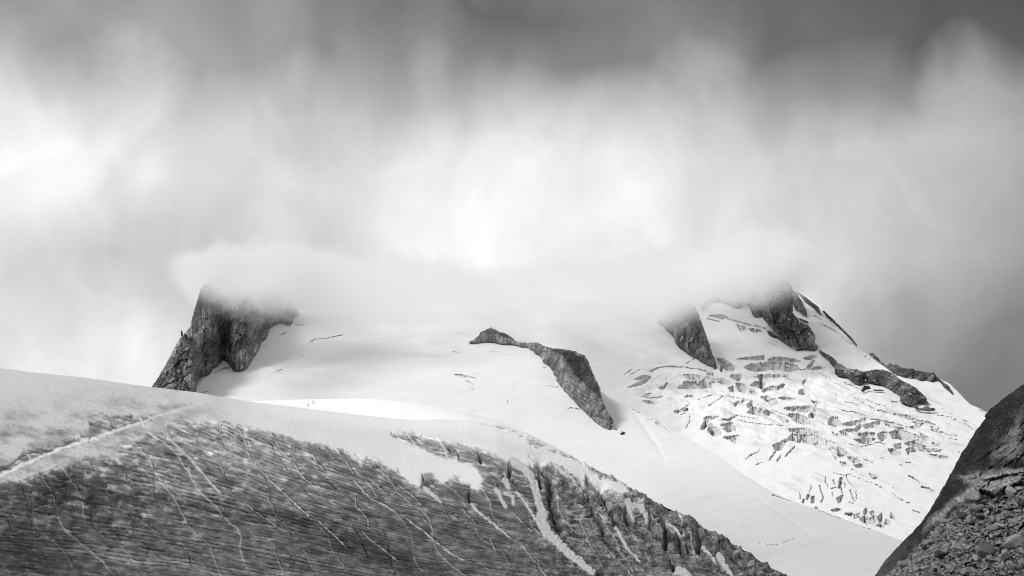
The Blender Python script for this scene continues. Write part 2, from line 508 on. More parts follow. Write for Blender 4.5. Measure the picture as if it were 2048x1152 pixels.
CRACKS = [   # dark open cracks: (line, half width, depth in pixels)
    (cC((180, 390), (220, 480), (250, 560), (280, 640)), .9, 2), (cC((640, 950), (680, 1020), (720, 1060)), 1.0, 2),
    (cC((1720, 960), (1760, 1040), (1800, 1130)), .9, 2), (cC((520, 560), (560, 660), (610, 750)), .8, 2), (cC((480, 400), (520, 520), (530, 600)), .7, 1.5),
    (cB((450, 270), (445, 400), (455, 520)), 1.0, 2.5), (cB((660, 90), (655, 220), (640, 320)), .8, 2), (cB((720, 350), (730, 480), (790, 580), (860, 690)), 1.1, 3),
    (cB((1170, 350), (1060, 450), (1040, 500), (1060, 550), (1030, 640)), .8, 2), (cB((1770, 380), (1765, 440), (1740, 490)), .8, 2),
    (cB((450, 590), (350, 640), (290, 690)), .8, 2), (cB((1210, 20), (1215, 260)), .6, 1.5), (cB((250, 330), (260, 600)), .9, 2.5), (cB((1000, 100), (995, 180)), .9, 2),
    (cB((720, 160), (760, 250)), .7, 2), (cB((900, 910), (1020, 880), (1140, 850)), 1.0, 2.5), (cB((1670, 830), (1700, 880)), 1.2, 3),
    (cA((0, 850), (90, 795), (170, 735), (270, 700), (390, 688)), 1.2, 2.0), (cA((180, 925), (260, 890), (350, 860), (450, 820)), 1.0, 2.0), (cA((500, 625), (505, 650), (560, 615), (640, 580)), 1.0, 2.0),
    (cA((430, 660), (480, 660)), .9, 1.5), (cA((680, 440), (760, 420), (800, 405)), .8, 1.5), (cA((690, 470), (690, 500)), .9, 1.5), (cA((640, 770), (720, 770)), 1.1, 2),
    (cA((1160, 420), (1225, 408)), .8, 1.5),
    # crevasses along the upper edge
    (cD((150, 150), (165, 165), (182, 182)), 1.6, 5), (cD((335, 230), (360, 255)), 1.8, 5), (cD((525, 225), (545, 260), (558, 295)), 2.4, 9), (cD((610, 300), (625, 340)), 1.8, 6),
    (cD((755, 295), (765, 330), (770, 365)), 3.0, 12), (cD((975, 365), (970, 400), (960, 460)), 4.2, 16), (cD((1000, 480), (1020, 520)), 3.0, 11), (cD((940, 430), (925, 460)), 3.0, 8),
    (cD((690, 560), (685, 600), (692, 640)), 2.8, 11), (cD((50, 385), (75, 395)), 2.6, 8), (cD((200, 400), (205, 425)), 1.6, 5),
    (cD((365, 440), (370, 480), (390, 510)), 2.2, 7), (cD((430, 470), (460, 530)), 2.0, 6), (cD((520, 650), (580, 720), (660, 790), (740, 860)), 1.4, 4),
    (cD((0, 560), (80, 620), (170, 680), (230, 730)), 1.1, 3), (cD((1110, 318), (1130, 324)), 1.6, 4), (cD((1180, 370), (1200, 400)), 2.0, 6),
    (cC((1150, 255), (1190, 290), (1240, 310)), 1.5, 5), (cC((1240, 270), (1300, 310), (1330, 340)), 1.8, 6), (cC((1290, 340), (1330, 345)), 2.4, 6),
]
GROOVES = [   # the deep valleys between the serac ridges: (line, half width, depth)
    (c9((700, 380), (740, 460), (800, 520), (810, 640), (800, 740), (830, 860), (850, 960), (880, 1040), (920, 1130)), 5.0, 15),
    (cE((70, 690), (150, 820), (260, 920), (350, 1000), (430, 1090)), 5.0, 13),
    (c9((1160, 600), (1220, 690), (1270, 820), (1330, 940), (1400, 1060), (1430, 1150)), 4.5, 13),
    (cE((390, 640), (430, 740), (490, 820), (540, 860)), 4.0, 9),
    (c9((1390, 660), (1440, 760), (1490, 880), (1540, 980), (1600, 1060)), 4.5, 14),
    (c9((690, 480), (680, 560), (700, 620)), 4.0, 14),
    (c9((840, 520), (900, 640), (960, 740), (1010, 800)), 3.0, 8),
    (c10((60, 440), (90, 540), (170, 620), (290, 700), (340, 720)), 5.0, 15),
    (c10((330, 420), (320, 520), (330, 620)), 3.5, 9),
    (c10((460, 470), (500, 560), (500, 680), (500, 820)), 4.2, 14),
    (c10((660, 640), (650, 740), (660, 840), (730, 920)), 4.2, 13),
    (c10((720, 780), (735, 850)), 3.0, 12), (c10((860, 680), (880, 740), (860, 850)), 3.4, 11),
    (c10((560, 960), (580, 1010), (600, 1080)), 4.0, 12),
    (c10((690, 700), (720, 760)), 2.6, 7),
    (c10((480, 380), (600, 450), (740, 560), (880, 640)), 2.6, 6),
    (c10((900, 720), (1010, 800), (1100, 860)), 2.8, 7), (c10((860, 870), (920, 940), (1010, 1050)), 3.4, 8), (c10((1130, 820), (1220, 900), (1310, 1000), (1380, 1020)), 3.6, 10),
    (c10((1000, 900), (1070, 990), (1140, 1100)), 3.2, 7), (c10((1180, 1000), (1260, 1090)), 3.2, 7), (c10((1300, 900), (1340, 960)), 2.6, 8),
    (c10((0, 470), (40, 560), (90, 640)), 3.2, 8),
    (c10((720, 560), (700, 600)), 2.4, 8), (c10((910, 590), (940, 640)), 2.4, 6),
    (c9((640, 880), (690, 950)), 2.8, 8), (c9((270, 460), (330, 540)), 4.0, 9), (c9((590, 400), (640, 480), (660, 540)), 2.6, 7),
    (cE((0, 320), (10, 420), (20, 520)), 4, 10),
]


def dome():
    cols = np.arange(-60, 1640, 1.45)
    vc = smooth1(ip(cols, CREST), 6)
    vb = np.maximum(1205, vc + 70)
    Yc = smooth1(ip(cols, CREST_Y), 30)
    Y0 = np.minimum(165, Yc - 60)
    s = np.linspace(-.06, 1, 350)
    q = np.concatenate([1 - np.sqrt(np.clip(1 - s, 0, None)), np.linspace(1.02, 1.55, 24)])[:, None]
    V = vb - (vb - vc) * (1 - (1 - q) ** 2)
    Y = Y0 + (Yc - Y0) * q
    U = np.broadcast_to(cols, V.shape).copy()
    # uneven long swells of the surface
    swell = fbm(U / 210, V / 90, 3, 11) * 3.0
    # warped coordinates for all traced features
    wu = U + 1.7 * fbm(U / 9, V / 7, 3, 21); wv = V + 1.5 * fbm(U / 9, V / 7, 3, 22)
    wu2 = U + 7 * fbm(U / 34, V / 22, 3, 25); wv2 = V + 5 * fbm(U / 34, V / 22, 3, 26)

    # ice or snow
    sd = np.full(U.shape, -40.0)
    for i, p in enumerate(ICE): sd = np.maximum(sd, area_sd(wu, wv, p, 40) + (6 if i < 2 else 0))
    left = 1 - ss(330, 520, U)
    streaky = fbm((V - .42 * U) / 5, U / 40, 4, 31)
    soft = sd + streaky * (2.0 + 4 * left) + fbm(U / 11, V / 7, 5, 33) * (4.5 + 2 * left) + fbm(U / 60, V / 25, 2, 34) * 5 * left
    ice = ss(-2.2 - 1.0 * left, 2.6 + 1.5 * left, soft)
    sn = np.zeros(U.shape)
    for ln, w0, w1 in SNOW:
        d = lines_dist(wu, wv, ln, 22)
        P = np.asarray(ln); t = np.clip((V - P[0, 1]) / (P[-1, 1] - P[0, 1] + 1e-6), 0, 1)
        w = (w0 + (w1 - w0) * t) * (1 + .35 * fbm(U / 13, V / 13, 2, 41))
        sn = np.maximum(sn, ss(1.6, -1.6, d - w * .85 + 3.4 * fbm(U / 9, V / 8, 5, 42)) * (.55 + .45 * ss(-.4, .2, fbm(U / 6, V / 6, 4, 48))))
    dt = lines_dist(wu, wv, TRACK, 24)
    tw = 3.5 - 1.3 * ss(0, 300, U)
    track = ss(1.6, -1.4, dt - tw * (1 + 1.0 * fbm(U / 9, V / 7, 4, 43))) * (0.6 + .25 * ss(-.5, .3, fbm(U / 5, V / 4, 2, 44)))
    track = np.maximum(track, .35 * ss(3, 0, lines_dist(wu, wv, TRACK2, 12)))
    ice = ice * (1 - sn)

    # folded layers of the ice, and the ridges they drape over
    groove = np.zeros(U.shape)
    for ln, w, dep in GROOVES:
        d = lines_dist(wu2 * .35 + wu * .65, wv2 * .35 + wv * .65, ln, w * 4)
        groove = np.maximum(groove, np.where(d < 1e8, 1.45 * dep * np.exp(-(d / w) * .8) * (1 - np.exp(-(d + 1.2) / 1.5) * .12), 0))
    serac = ss(1010, 1130, U + (V - 900) * .1) * ice
    lump = serac * ss(60, 10, (V - ip(U, CREST)))
    gd, gg, gid = cells(wu / 15, wv / 11, 3)
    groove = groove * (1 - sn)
    gu = 680 * np.tanh((U - 500) / 680)
    mott = fbm(U / 30 + 3.3, V / 17, 5, 54, .62)
    phi0 = V.copy()
    for _ in range(26): phi0 = V - (.42 - .25 * ss(800, 1160, phi0)) * gu
    phi = phi0 + 1.9 * groove + 4.5 * fbm(U / 150, V / 70, 3, 51) + serac * 7 * fbm(U / 40, V / 40, 2, 52)
    xi = U + .3 * V
    wob = fbm(phi / 60, xi / 190, 2, 61) * .7
    ph1 = phi / 7.2 + wob + .30 * fbm(phi / 6, xi / 22, 4, 62)
    ph2 = phi / 4.6 + 1.7 * wob + .25 * fbm(phi / 5, xi / 18, 3, 63)
    f1 = ph1 % 1; f2 = ph2 % 1
    k1 = _gx[_perm[np.floor(ph1).astype(np.int64) & 4095]] * .5 + .5
    pres1 = ss(-.42, .12, 1.3 * fbm(phi / 8, xi / 55, 4, 64) + (k1 - .5) * .7)
    pres2 = ss(-.10, .40, fbm(phi / 9, xi / 50, 3, 65))
    zone_l = ss(-.35, .3, fbm(U / 85, V / 34, 4, 66) + .5 * (ss(900, 1060, V) - .5))
    l1 = ss(.26, .04, np.minimum(f1, (1 - f1) * 2.0)) * pres1 * (.45 + .55 * zone_l)
    l2 = ss(.24, .02, np.minimum(f2, (1 - f2) * 2.0)) * pres2
    l3 = fbm(phi / 24, xi / 260, 3, 71)
    broken = fbm(U / 14, V / 9, 4, 73)
    lam = l1 * .75 + l2 * .35 + (1 - f1) * .45 * pres1
    depth_l = lam * (0.8 + .5 * fbm(U / 60, V / 40, 2, 75)) * ss(840, 960, V + .1 * U)
    up = swell - ice * (depth_l * 3.6 * (1 + .8 * serac)) + serac * fbm(U / 5, V / 5, 3, 79) * 2.2 - groove + ice * broken * 1.1
    up += lump * (gid - .45) * 3.5 + serac * ss(130, 20, (V - ip(U, CREST))) * ((ridged(wu / 26, wv / 34, 3, 77) - .6) * 9)
    # the snow has small melt cups
    cup = fbm(U / 6 + V / 9, V / 3.0, 3, 81)
    up += (1 - ice) * (cup * .55 + fbm(U / 2.6, V / 2.2, 2, 82) * .3) + sn * 1.0 * ss(0, 1, sn)

    # a shattered patch low on the left
    sh = np.exp(-(((U - 170) / 190) ** 2 + ((V - 985) / 85) ** 2))
    _, cg1, cid1 = cells((wu2 + 16 * fbm(U / 20, V / 12, 3, 15)) / 46, (wv2 + 9 * fbm(U / 20, V / 12, 3, 16)) / 17, 14)
    shat = ss(.10, .015, cg1) * ss(.15, .5, sh) * ice
    up += -1.2 * shat + (cid1 - .5) * 5 * sh * ice
    # tones
    dirt = fbm((V - .34 * U) / 7 + 1.2 * fbm(U / 20, V / 12, 3, 93), U / 26, 5, 91)
    dirt2 = fbm(U / 70, V / 26, 3, 92)
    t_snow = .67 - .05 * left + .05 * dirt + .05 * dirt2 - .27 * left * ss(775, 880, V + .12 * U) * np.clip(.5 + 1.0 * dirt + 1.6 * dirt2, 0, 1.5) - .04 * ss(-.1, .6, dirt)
    clean = ss(40, 4, V - ip(U, CREST)) * ss(420, 640, U)
    t_snow = t_snow + (.80 - t_snow) * clean * .75
    def blob(x, y, rx, ry, ang=0):
        c, s_ = math.cos(R(ang)), math.sin(R(ang))
        a = ((U - x) * c + (V - y) * s_) / rx; b = (-(U - x) * s_ + (V - y) * c) / ry
        return np.exp(-(a * a + b * b))
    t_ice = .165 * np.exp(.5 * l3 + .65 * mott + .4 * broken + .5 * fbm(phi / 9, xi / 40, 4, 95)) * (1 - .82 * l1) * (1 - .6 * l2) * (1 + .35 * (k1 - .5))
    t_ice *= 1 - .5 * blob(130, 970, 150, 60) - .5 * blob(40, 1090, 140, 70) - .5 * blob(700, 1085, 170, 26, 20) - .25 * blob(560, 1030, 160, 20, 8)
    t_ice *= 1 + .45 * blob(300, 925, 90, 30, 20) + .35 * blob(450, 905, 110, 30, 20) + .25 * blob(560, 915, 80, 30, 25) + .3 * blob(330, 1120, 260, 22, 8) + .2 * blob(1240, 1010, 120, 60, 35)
    t_ice *= 1 + serac * (.9 * fbm(U / 16, V / 14, 3, 96) + .5 * fbm(U / 5, V / 4, 2, 98))
    t_ice *= (1 - .25 * shat) * (1 + .6 * (cid1 - .5) * sh)
    patch = ss(.10, .42, fbm(phi / 7, xi / 28, 5, 97) + .35 * mott)
    t_ice = t_ice + patch * .15 * (.4 + .6 * ss(1130, 900, V))
    # old closed crevasses that fan down the face
    psi = (U * .80 - V * .60 + 40 * fbm(U / 260, V / 160, 2, 111)) / 46 + .16 * fbm(U / 40, V / 40, 4, 112)
    pf = np.abs(psi % 1 - .5)
    pg = .8 * fbm(U / 95, V / 95, 3, 113) + .5 * _gx[_perm[np.floor(psi).astype(np.int64) & 4095]]
    seam = ss(.462, .488, pf) * ss(-.05, .3, pg) * ss(-.45, .1, fbm(U / 14, V / 14, 3, 115)) * ice
    seamw = ss(.455, .488, pf) * ss(.05, .4, -pg + .3 * fbm(U / 9, V / 9, 2, 114)) * ice
    t_ice = t_ice * (1 - .7 * seam) + seamw * .15
    up += -2.6 * seam + .8 * seamw
    t_ice = t_ice + .13 * np.exp(-np.clip(soft, 0, 40) / 6.5) * (1 + fbm(U / 8, V / 5, 3, 116))
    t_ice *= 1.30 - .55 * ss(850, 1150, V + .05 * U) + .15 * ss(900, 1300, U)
    t_ice = .16 * np.power(np.clip(t_ice, .01, 1) / .16, 1.28)
    pale = np.zeros(U.shape)      # the strip near the upper snow is paler, clean ice
    pale = np.maximum(pale, blob(830, 880, 130, 22, 14) + blob(1010, 862, 60, 20, 15) + blob(1090, 882, 60, 20, 20))
    t_ice = t_ice * (1 + .35 * np.clip(pale, 0, 1))
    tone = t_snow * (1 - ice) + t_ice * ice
    tone = tone + (.44 + .08 * fbm(U / 8, V / 8, 3, 99) - tone) * np.clip(sn, 0, 1) * .92
    tone = tone + (.84 - tone) * track
    for ln, w in VEINS:
        d = lines_dist(wu * .75 + wu2 * .25, wv * .75 + wv2 * .25, ln, 12)
        gap = ss(-.45, .15, fbm(U / 12, V / 12, 3, 101))
        k = ss(w * .8 + .9, w * .8 - .8, d + 1.2 * fbm(U / 5, V / 4, 3, 102)) * (.15 + .85 * gap)
        tone = tone + (.44 - tone) * k * .9
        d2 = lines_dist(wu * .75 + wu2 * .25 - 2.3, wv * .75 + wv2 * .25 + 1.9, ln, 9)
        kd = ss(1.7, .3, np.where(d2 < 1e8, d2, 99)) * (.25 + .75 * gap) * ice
        tone = tone * (1 - .55 * kd * (1 - k))  # shaded groove side beside each seam, painted into the tone
        up -= 1.5 * kd
        up += .8 * k - 1.6 * ss(w * 4, 0, np.where(d < 1e8, d, 99)) * ice
    for ln, w, dep in CRACKS:
        d = lines_dist(wu * .6 + wu2 * .4, wv * .6 + wv2 * .4, ln, 16)
        dd = np.where(d < 1e8, d, 99)
        k = ss(w + .9, w * .3, dd)
        up -= dep * k
        tone = tone + (.07 - tone) * k * (.85 if dep < 4 else .5) * np.maximum(ice, .6)
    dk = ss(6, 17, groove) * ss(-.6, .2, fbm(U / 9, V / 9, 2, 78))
    tone = tone * (1 - .68 * dk * ice)  # groove floors darkened: dirt plus deep shade painted into the tone
    V2 = V - up
    co = at(U, V2, Y).reshape(-1, 3)
    strata = np.stack([phi, xi, ice * (.5 + .25 * ss(900, 1000, V))], -1).reshape(-1, 3)
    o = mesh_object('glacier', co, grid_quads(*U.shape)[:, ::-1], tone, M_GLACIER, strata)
    tag(o, kind='structure')


dome()


# ------------------------------------------------------------------ snow sheets
def table(pts, w=22):
    x = np.arange(300, 1500, 2.0)
    return x, smooth1(ip(x, pts), w)


TM = table( [(560, 1260), (620, 1150), (700, 1025), (760, 935), (800, 885), (840, 800), (860, 765), (900, 690), (950, 610), (1000, 540), (1080, 415), (1152, 250), (1210, 170), (1300, 120)])


def fM(u, v): return np.interp(v, *TM)


TI = table( [(540, 1640), (560, 1590), (600, 1500), (700, 1270), (800, 1090), (900, 930), (1000, 800), (1080, 700), (1140, 640)])


def fI_(v): return np.interp(v, *TI)


def fI(u, v):
    k = ss(1085, 1390, u)
    return (fM(u, v) + .3) * (1 - k) + fI_(v) * k


def sheet(name, cols, vs, vt, fy, rows, up_fn, tone_fn, faces=None, wide=0.0, lean=-.4, base=.74, smooth=10, skirt=14, mat=M_SNOW):
    """a sloping surface from sight line vs(u) up to its crest vt(u), rolling over behind it"""
    s = np.linspace(0, 1, rows)[:, None]
    V = vs + (vt - vs) * s
    U = np.broadcast_to(cols, V.shape).copy()
    Y = fy(U, V)
    up = up_fn(U, V)
    tone = tone_fn(U, V)
    if faces is not None:
        wu = U + 1.5 * fbm(U / 7, V / 6, 3, 121); wv = V + 1.2 * fbm(U / 7, V / 6, 3, 122)
        face = np.zeros(U.shape); dark = np.zeros(U.shape)
        for pts, dk in faces[0]:
            k = ss(-.7, .7, area_sd(wu, wv, pts, 4) + wide)
            face = np.maximum(face, k); dark = np.maximum(dark, k * dk)
        for pts, w, dk in faces[1]:
            d = lines_dist(wu, wv, pts, w + 6)
            wv_ = w * .42 * (1 + .35 * fbm(U / 8, V / 8, 2, 125))
            k = ss(wv_ + .7, wv_ - .7, d)
            face = np.maximum(face, k); dark = np.maximum(dark, k * dk)
        ins = face > .5
        # inside a break the slope stands up as a wall: from its upper lip downwards the distance stays the same
        carry = Y[-1].copy()
        for i in range(rows - 1, -1, -1):
            if i < rows - 1:
                carry = np.where(ins[i] & ins[i + 1], carry + lean, Y[min(i + 1, rows - 1)] + 1.2)
            Y[i] = np.where(ins[i], np.maximum(carry, Y[i]), Y[i])
        gd, gg, gid = cells(wu / 11, wv / 9, 9)
        Y += ins * ((gid - .5) * 3 + 1.6 * fbm(U / 5, V / 9, 2, 127))
        lay = fbm(V / 3.2 + .6 * fbm(U / 30, V / 12, 2, 128), U / 38, 3, 129)
        t_face = (base + .14 * lay + .12 * (gid - .5) - .16 * ss(.12, .0, gg)) * (1 - dark * .42)
        tone = tone * (1 - face) + t_face * face
        # a rounded lip of snow above each break
        lip = np.zeros(U.shape); lip[1:] = ((face[1:] < .3) & (face[:-1] > .5)) * 1.0
        up += np.minimum(1, lip + np.roll(lip, 1, 0) * .7 + np.roll(lip, 2, 0) * .4) * .8
    co = at(U, V - up, Y)
    last = co[-1]
    ext = []
    for i in range(1, skirt + 1):
        p = last.copy(); d = (i / skirt) ** 1.2 * 260
        p[:, 1] += d; p[:, 0] *= 1 + d / last[:, 1]
        p[:, 2] += -.0 * d - (d / 260) ** 2 * 120
        ext.append(p)
    co = np.concatenate([co, np.array(ext)], 0)
    tone = np.concatenate([tone, np.repeat(tone[-1:], skirt, 0)], 0)
    return mesh_object(name, co.reshape(-1, 3), grid_quads(*co.shape[:2])[:, ::-1], tone, mat)


# the bright saddle behind the dome
PCREST = [(380, 806), (480, 804), (530, 801), (601, 799), (692, 797), (752, 798), (813, 804), (873, 814), (934, 825), (995, 843), (1055, 866), (1100, 888), (1180, 930)]
cols = np.arange(380, 1150, 3.0)
vt = smooth1(ip(cols, PCREST), 5)
vs = ip(cols, CREST) + 26
Yn = ip(cols, CREST_Y) + 12


_ux = np.arange(300, 1300, 3.0)
_yb = smooth1(ip(_ux, [(380, 850), (700, 870), (900, 850), (1000, 760), (1100, 640), (1180, 560)]), 30)
_yn = smooth1(ip(_ux, CREST_Y), 30)


def fP(u, v):
    s = np.linspace(0, 1, v.shape[0])[:, None]
    yb = np.interp(u, _ux, _yb); yn = np.interp(u, _ux, _yn) + 12
    return yn + (yb - yn) * (1 - np.sqrt(1 - .985 * s))


o = sheet('snow_saddle', cols, vs, vt, fP, 60, lambda U, V: fbm(U / 90, V / 30, 2, 141) * .6, lambda U, V: .92 - .12 * ss(830, 960, U))
tag(o, kind='structure')

# the main snowfield
MTOP = [(370, 800), (385, 782), (398, 750), (412, 724), (430, 704), (470, 700), (540, 640), (590, 612), (640, 606), (700, 604), (1000, 604), (1030, 630), (1060, 690), (1100, 716), (1150, 738), (1180, 756), (1196, 778), (1220, 795), (1241, 806), (1317, 844), (1382, 880), (1450, 920), (1518, 969), (1583, 1001), (1643, 1021), (1724, 1052), (1797, 1079), (1870, 1108), (1960, 1140)]
cols = np.arange(370, 1960, 2.6)
vt = smooth1(ip(cols, MTOP), 2) + 9 * fbm(cols / 70, cols * 0 + 4.4, 4, 155) * ss(560, 640, cols) * ss(1060, 1000, cols)
front = np.minimum(ip(cols, CREST), np.where(cols < 1150, ip(cols, PCREST), 9999))
vs = np.minimum(front + 5, 1210)
vs = np.maximum(vs, vt + 12)
M_POLYS = [
    (c2((20, 570), (100, 565), (160, 580), (260, 600), (280, 610), (180, 615), (100, 600)), .15), (c2((150, 540), (230, 550), (290, 570), (320, 590), (260, 575)), .1),
    (c1((995, 868), (1050, 850), (1110, 825), (1130, 815), (1080, 850), (1010, 872)), .3), (c1((1300, 632), (1350, 605), (1440, 600), (1440, 610), (1350, 615)), .2),
    (c2((60, 210), (100, 198), (190, 240), (110, 225)), .05),
    (c6((230, 285), (265, 310), (250, 312)), .5), (c6((310, 308), (328, 310), (325, 328), (312, 326)), .9), (c6((375, 375), (400, 345), (430, 350), (440, 375), (410, 390)), .5),
    (c6((420, 395), (460, 385), (478, 410), (465, 432), (430, 420)), .5), (c6((520, 405), (560, 425), (600, 455), (570, 450)), .25),
    (c6((165, 210), (180, 212), (178, 222), (165, 222)), .9), (c6((185, 215), (215, 220), (200, 226)), .2),
    (c1((550, 870), (580, 855), (660, 822), (690, 820), (690, 840), (620, 850), (590, 868)), .75),
]
M_LINES = [
    (c2((135, 625), (170, 640), (210, 670)), 1.6, .1), (c2((360, 375), (470, 385)), 1.2, .05), (c2((470, 408), (560, 403), (640, 385), (740, 380)), 1.6, .25), (c2((1050, 878), (1080, 870), (1160, 885)), 1.4, .5),
    (c2((560, 640), (640, 630)), 1.0, .5), (c2((820, 628), (845, 618)), 1.4, .6), (c2((860, 672), (960, 680), (1000, 700)), 1.3, .3), (c2((45, 340), (85, 348)), 1.0, .2), (c2((20, 375), (90, 385)), 1.0, .1),
    (c2((190, 698), (212, 702)), 1.4, .5), (c2((680, 385), (740, 385)), 1.4, .3), (c2((760, 475), (810, 475)), 1.2, .2), (c2((830, 515), (860, 517)), 1.2, .4),
    (c1((1440, 600), (1500, 590), (1555, 578)), 1.2, .3), (c1((1310, 632), (1350, 605)), 1.4, .6), (c1((1060, 585), (1130, 560)), 1.2, .5), (c1((990, 560), (1035, 555)), 1.2, .4), (c1((930, 655), (970, 660)), 1.4, .6),
    (c1((1110, 500), (1145, 520)), 1.2, .5), (c1((1180, 490), (1220, 512), (1265, 495)), 1.2, .3), (c1((470, 1025), (500, 1010), (530, 1005)), 1.6, .4), (c1((560, 915), (590, 900)), 1.2, .2),
    (c6((440, 400), (500, 450), (560, 497)), 1.2, .5), (c6((660, 498), (705, 522)), 1.1, .6), (c6((1030, 725), (1090, 775), (1150, 830), (1222, 882)), 2.6, .72), (c6((970, 690), (1030, 722)), 1.0, .4),
    (c6((1390, 985), (1470, 1003)), 1.0, .5), (c6((1330, 957), (1390, 975)), 1.0, .4), (c6((165, 255), (230, 290), (300, 330), (380, 385)), 1.2, .25), (c6((150, 490), (175, 478), (195, 482)), 1.8, .8),
    (c7((520, 770), (700, 830), (860, 893), (1000, 940)), .8, .5), (c7((170, 650), (240, 670), (320, 695)), 1.0, .5),
    (cE((1640, 810), (1720, 835), (1800, 830), (1880, 800), (1960, 760)), .7, .15),
]


def up_M(U, V):
    u = fbm(U / 240, V / 70, 3, 151) * 2.6 + fbm(U / 60, V / 22, 3, 152) * .8 + fbm(U / 18, V / 7, 3, 154) * .22
    cup = ss(980, 1060, V) * fbm(U / 6, V / 4, 3, 153) * .7
    # faint old slide tracks
    for ln in (c6((280, 330), (380, 500), (490, 680)), c6((240, 320), (330, 420), (440, 570)), cE((1640, 460), (1900, 640), (2048, 740))):
        u = u - 1.0 * ss(9, 0, lines_dist(U, V, ln, 10))
    return u + cup


def tone_M(U, V):
    return .76 + .03 * fbm(U / 160, V / 40, 3, 161) + .025 * fbm(U / 40, (V + .2 * U) / 8, 4, 163) - .03 * ss(.1, .6, fbm((V + .25 * U) / 14, U / 160, 3, 162)) - .16 * ss(900, 1080, V) * ss(1200, 1400, U)


o = sheet('snowfield', cols, vs, vt, fM, 250, up_M, tone_M, (M_POLYS, M_LINES))
tag(o, kind='structure')

# the icefall and the right-hand mountain's snow
I_POLYS = [(c6(*p), d) for p, d in [
    ([(600, 130), (650, 100), (720, 90), (800, 85), (870, 100), (850, 135), (720, 137)], 0), ([(650, 45), (730, 40), (800, 50), (870, 65), (900, 75), (870, 95), (800, 80), (720, 70)], 0),
    ([(880, 70), (940, 70), (1000, 105), (930, 110)], .1), ([(1045, 110), (1075, 105), (1110, 115), (1125, 150), (1110, 180), (1070, 160)], .2), ([(990, 140), (1020, 135), (1035, 165), (1000, 165)], .1),
    ([(1140, 135), (1180, 145), (1210, 185), (1170, 180)], .1), ([(1000, 40), (1080, 40), (1090, 60), (1060, 80), (1020, 60)], .2), ([(1155, 120), (1190, 95), (1240, 93), (1265, 100), (1240, 135), (1200, 115)], .25),
    ([(1225, 45), (1240, 35), (1250, 50), (1238, 100), (1228, 95)], .85), ([(1245, 155), (1260, 135), (1330, 125), (1360, 135), (1330, 150), (1290, 150), (1255, 165)], .25), ([(1350, 137), (1400, 115), (1420, 115), (1410, 130), (1360, 150)], .7),
    ([(1185, 47), (1300, 45), (1430, 58), (1300, 62)], .15), ([(1530, 165), (1550, 150), (1575, 155), (1570, 190), (1525, 185)], .2), ([(1235, 205), (1290, 195), (1350, 225), (1370, 270), (1320, 275), (1280, 240)], .25),
    ([(1370, 215), (1420, 205), (1500, 220), (1450, 230)], .3), ([(1625, 235), (1660, 232), (1685, 260), (1660, 275)], .2), ([(1420, 300), (1500, 285), (1600, 280), (1650, 300), (1660, 330), (1560, 325), (1500, 320)], .2),
    ([(1470, 345), (1530, 340), (1590, 370), (1620, 410), (1560, 415), (1500, 375)], .4), ([(1135, 330), (1170, 280), (1250, 300), (1200, 335), (1170, 340)], .15), ([(1240, 320), (1290, 305), (1350, 345), (1290, 350)], .25),
    ([(1030, 255), (1060, 230), (1110, 230), (1060, 245), (1040, 275)], .2), ([(1130, 260), (1160, 245), (1175, 265), (1140, 285)], .3), ([(800, 370), (830, 358), (915, 358), (840, 378), (800, 390)], .2),
    ([(775, 460), (780, 430), (810, 395), (835, 400), (825, 430), (800, 455)], .3), ([(830, 455), (870, 440), (920, 460), (930, 490), (880, 510), (835, 480)], .3), ([(840, 420), (870, 425), (860, 440), (835, 438)], .2),
    ([(930, 375), (980, 380), (1060, 340), (990, 388)], .65), ([(950, 450), (1000, 420), (1040, 435), (1040, 460), (980, 475)], .35), ([(930, 430), (980, 410), (1020, 405), (960, 432)], .2),
    ([(950, 515), (1070, 500), (1010, 530), (980, 530)], .3), ([(1000, 535), (1050, 530), (1040, 565)], .3), ([(650, 210), (680, 197), (720, 200), (680, 208)], .25), ([(215, 135), (270, 115), (320, 85), (390, 60), (350, 98), (280, 128)], .25),
    ([(265, 70), (330, 55), (380, 55), (300, 75)], .2), ([(450, 130), (490, 125), (520, 97), (505, 125), (480, 137)], .6), ([(330, 240), (380, 242), (415, 257), (380, 260)], .1), ([(345, 190), (390, 183), (370, 197)], .1),
    ([(570, 322), (600, 310), (622, 325), (590, 332)], .3), ([(640, 305), (670, 300), (680, 310), (650, 314)], .3), ([(1390, 548), (1430, 520), (1455, 530), (1420, 555)], .3), ([(1340, 600), (1380, 570), (1420, 575), (1390, 612)], .35)]]
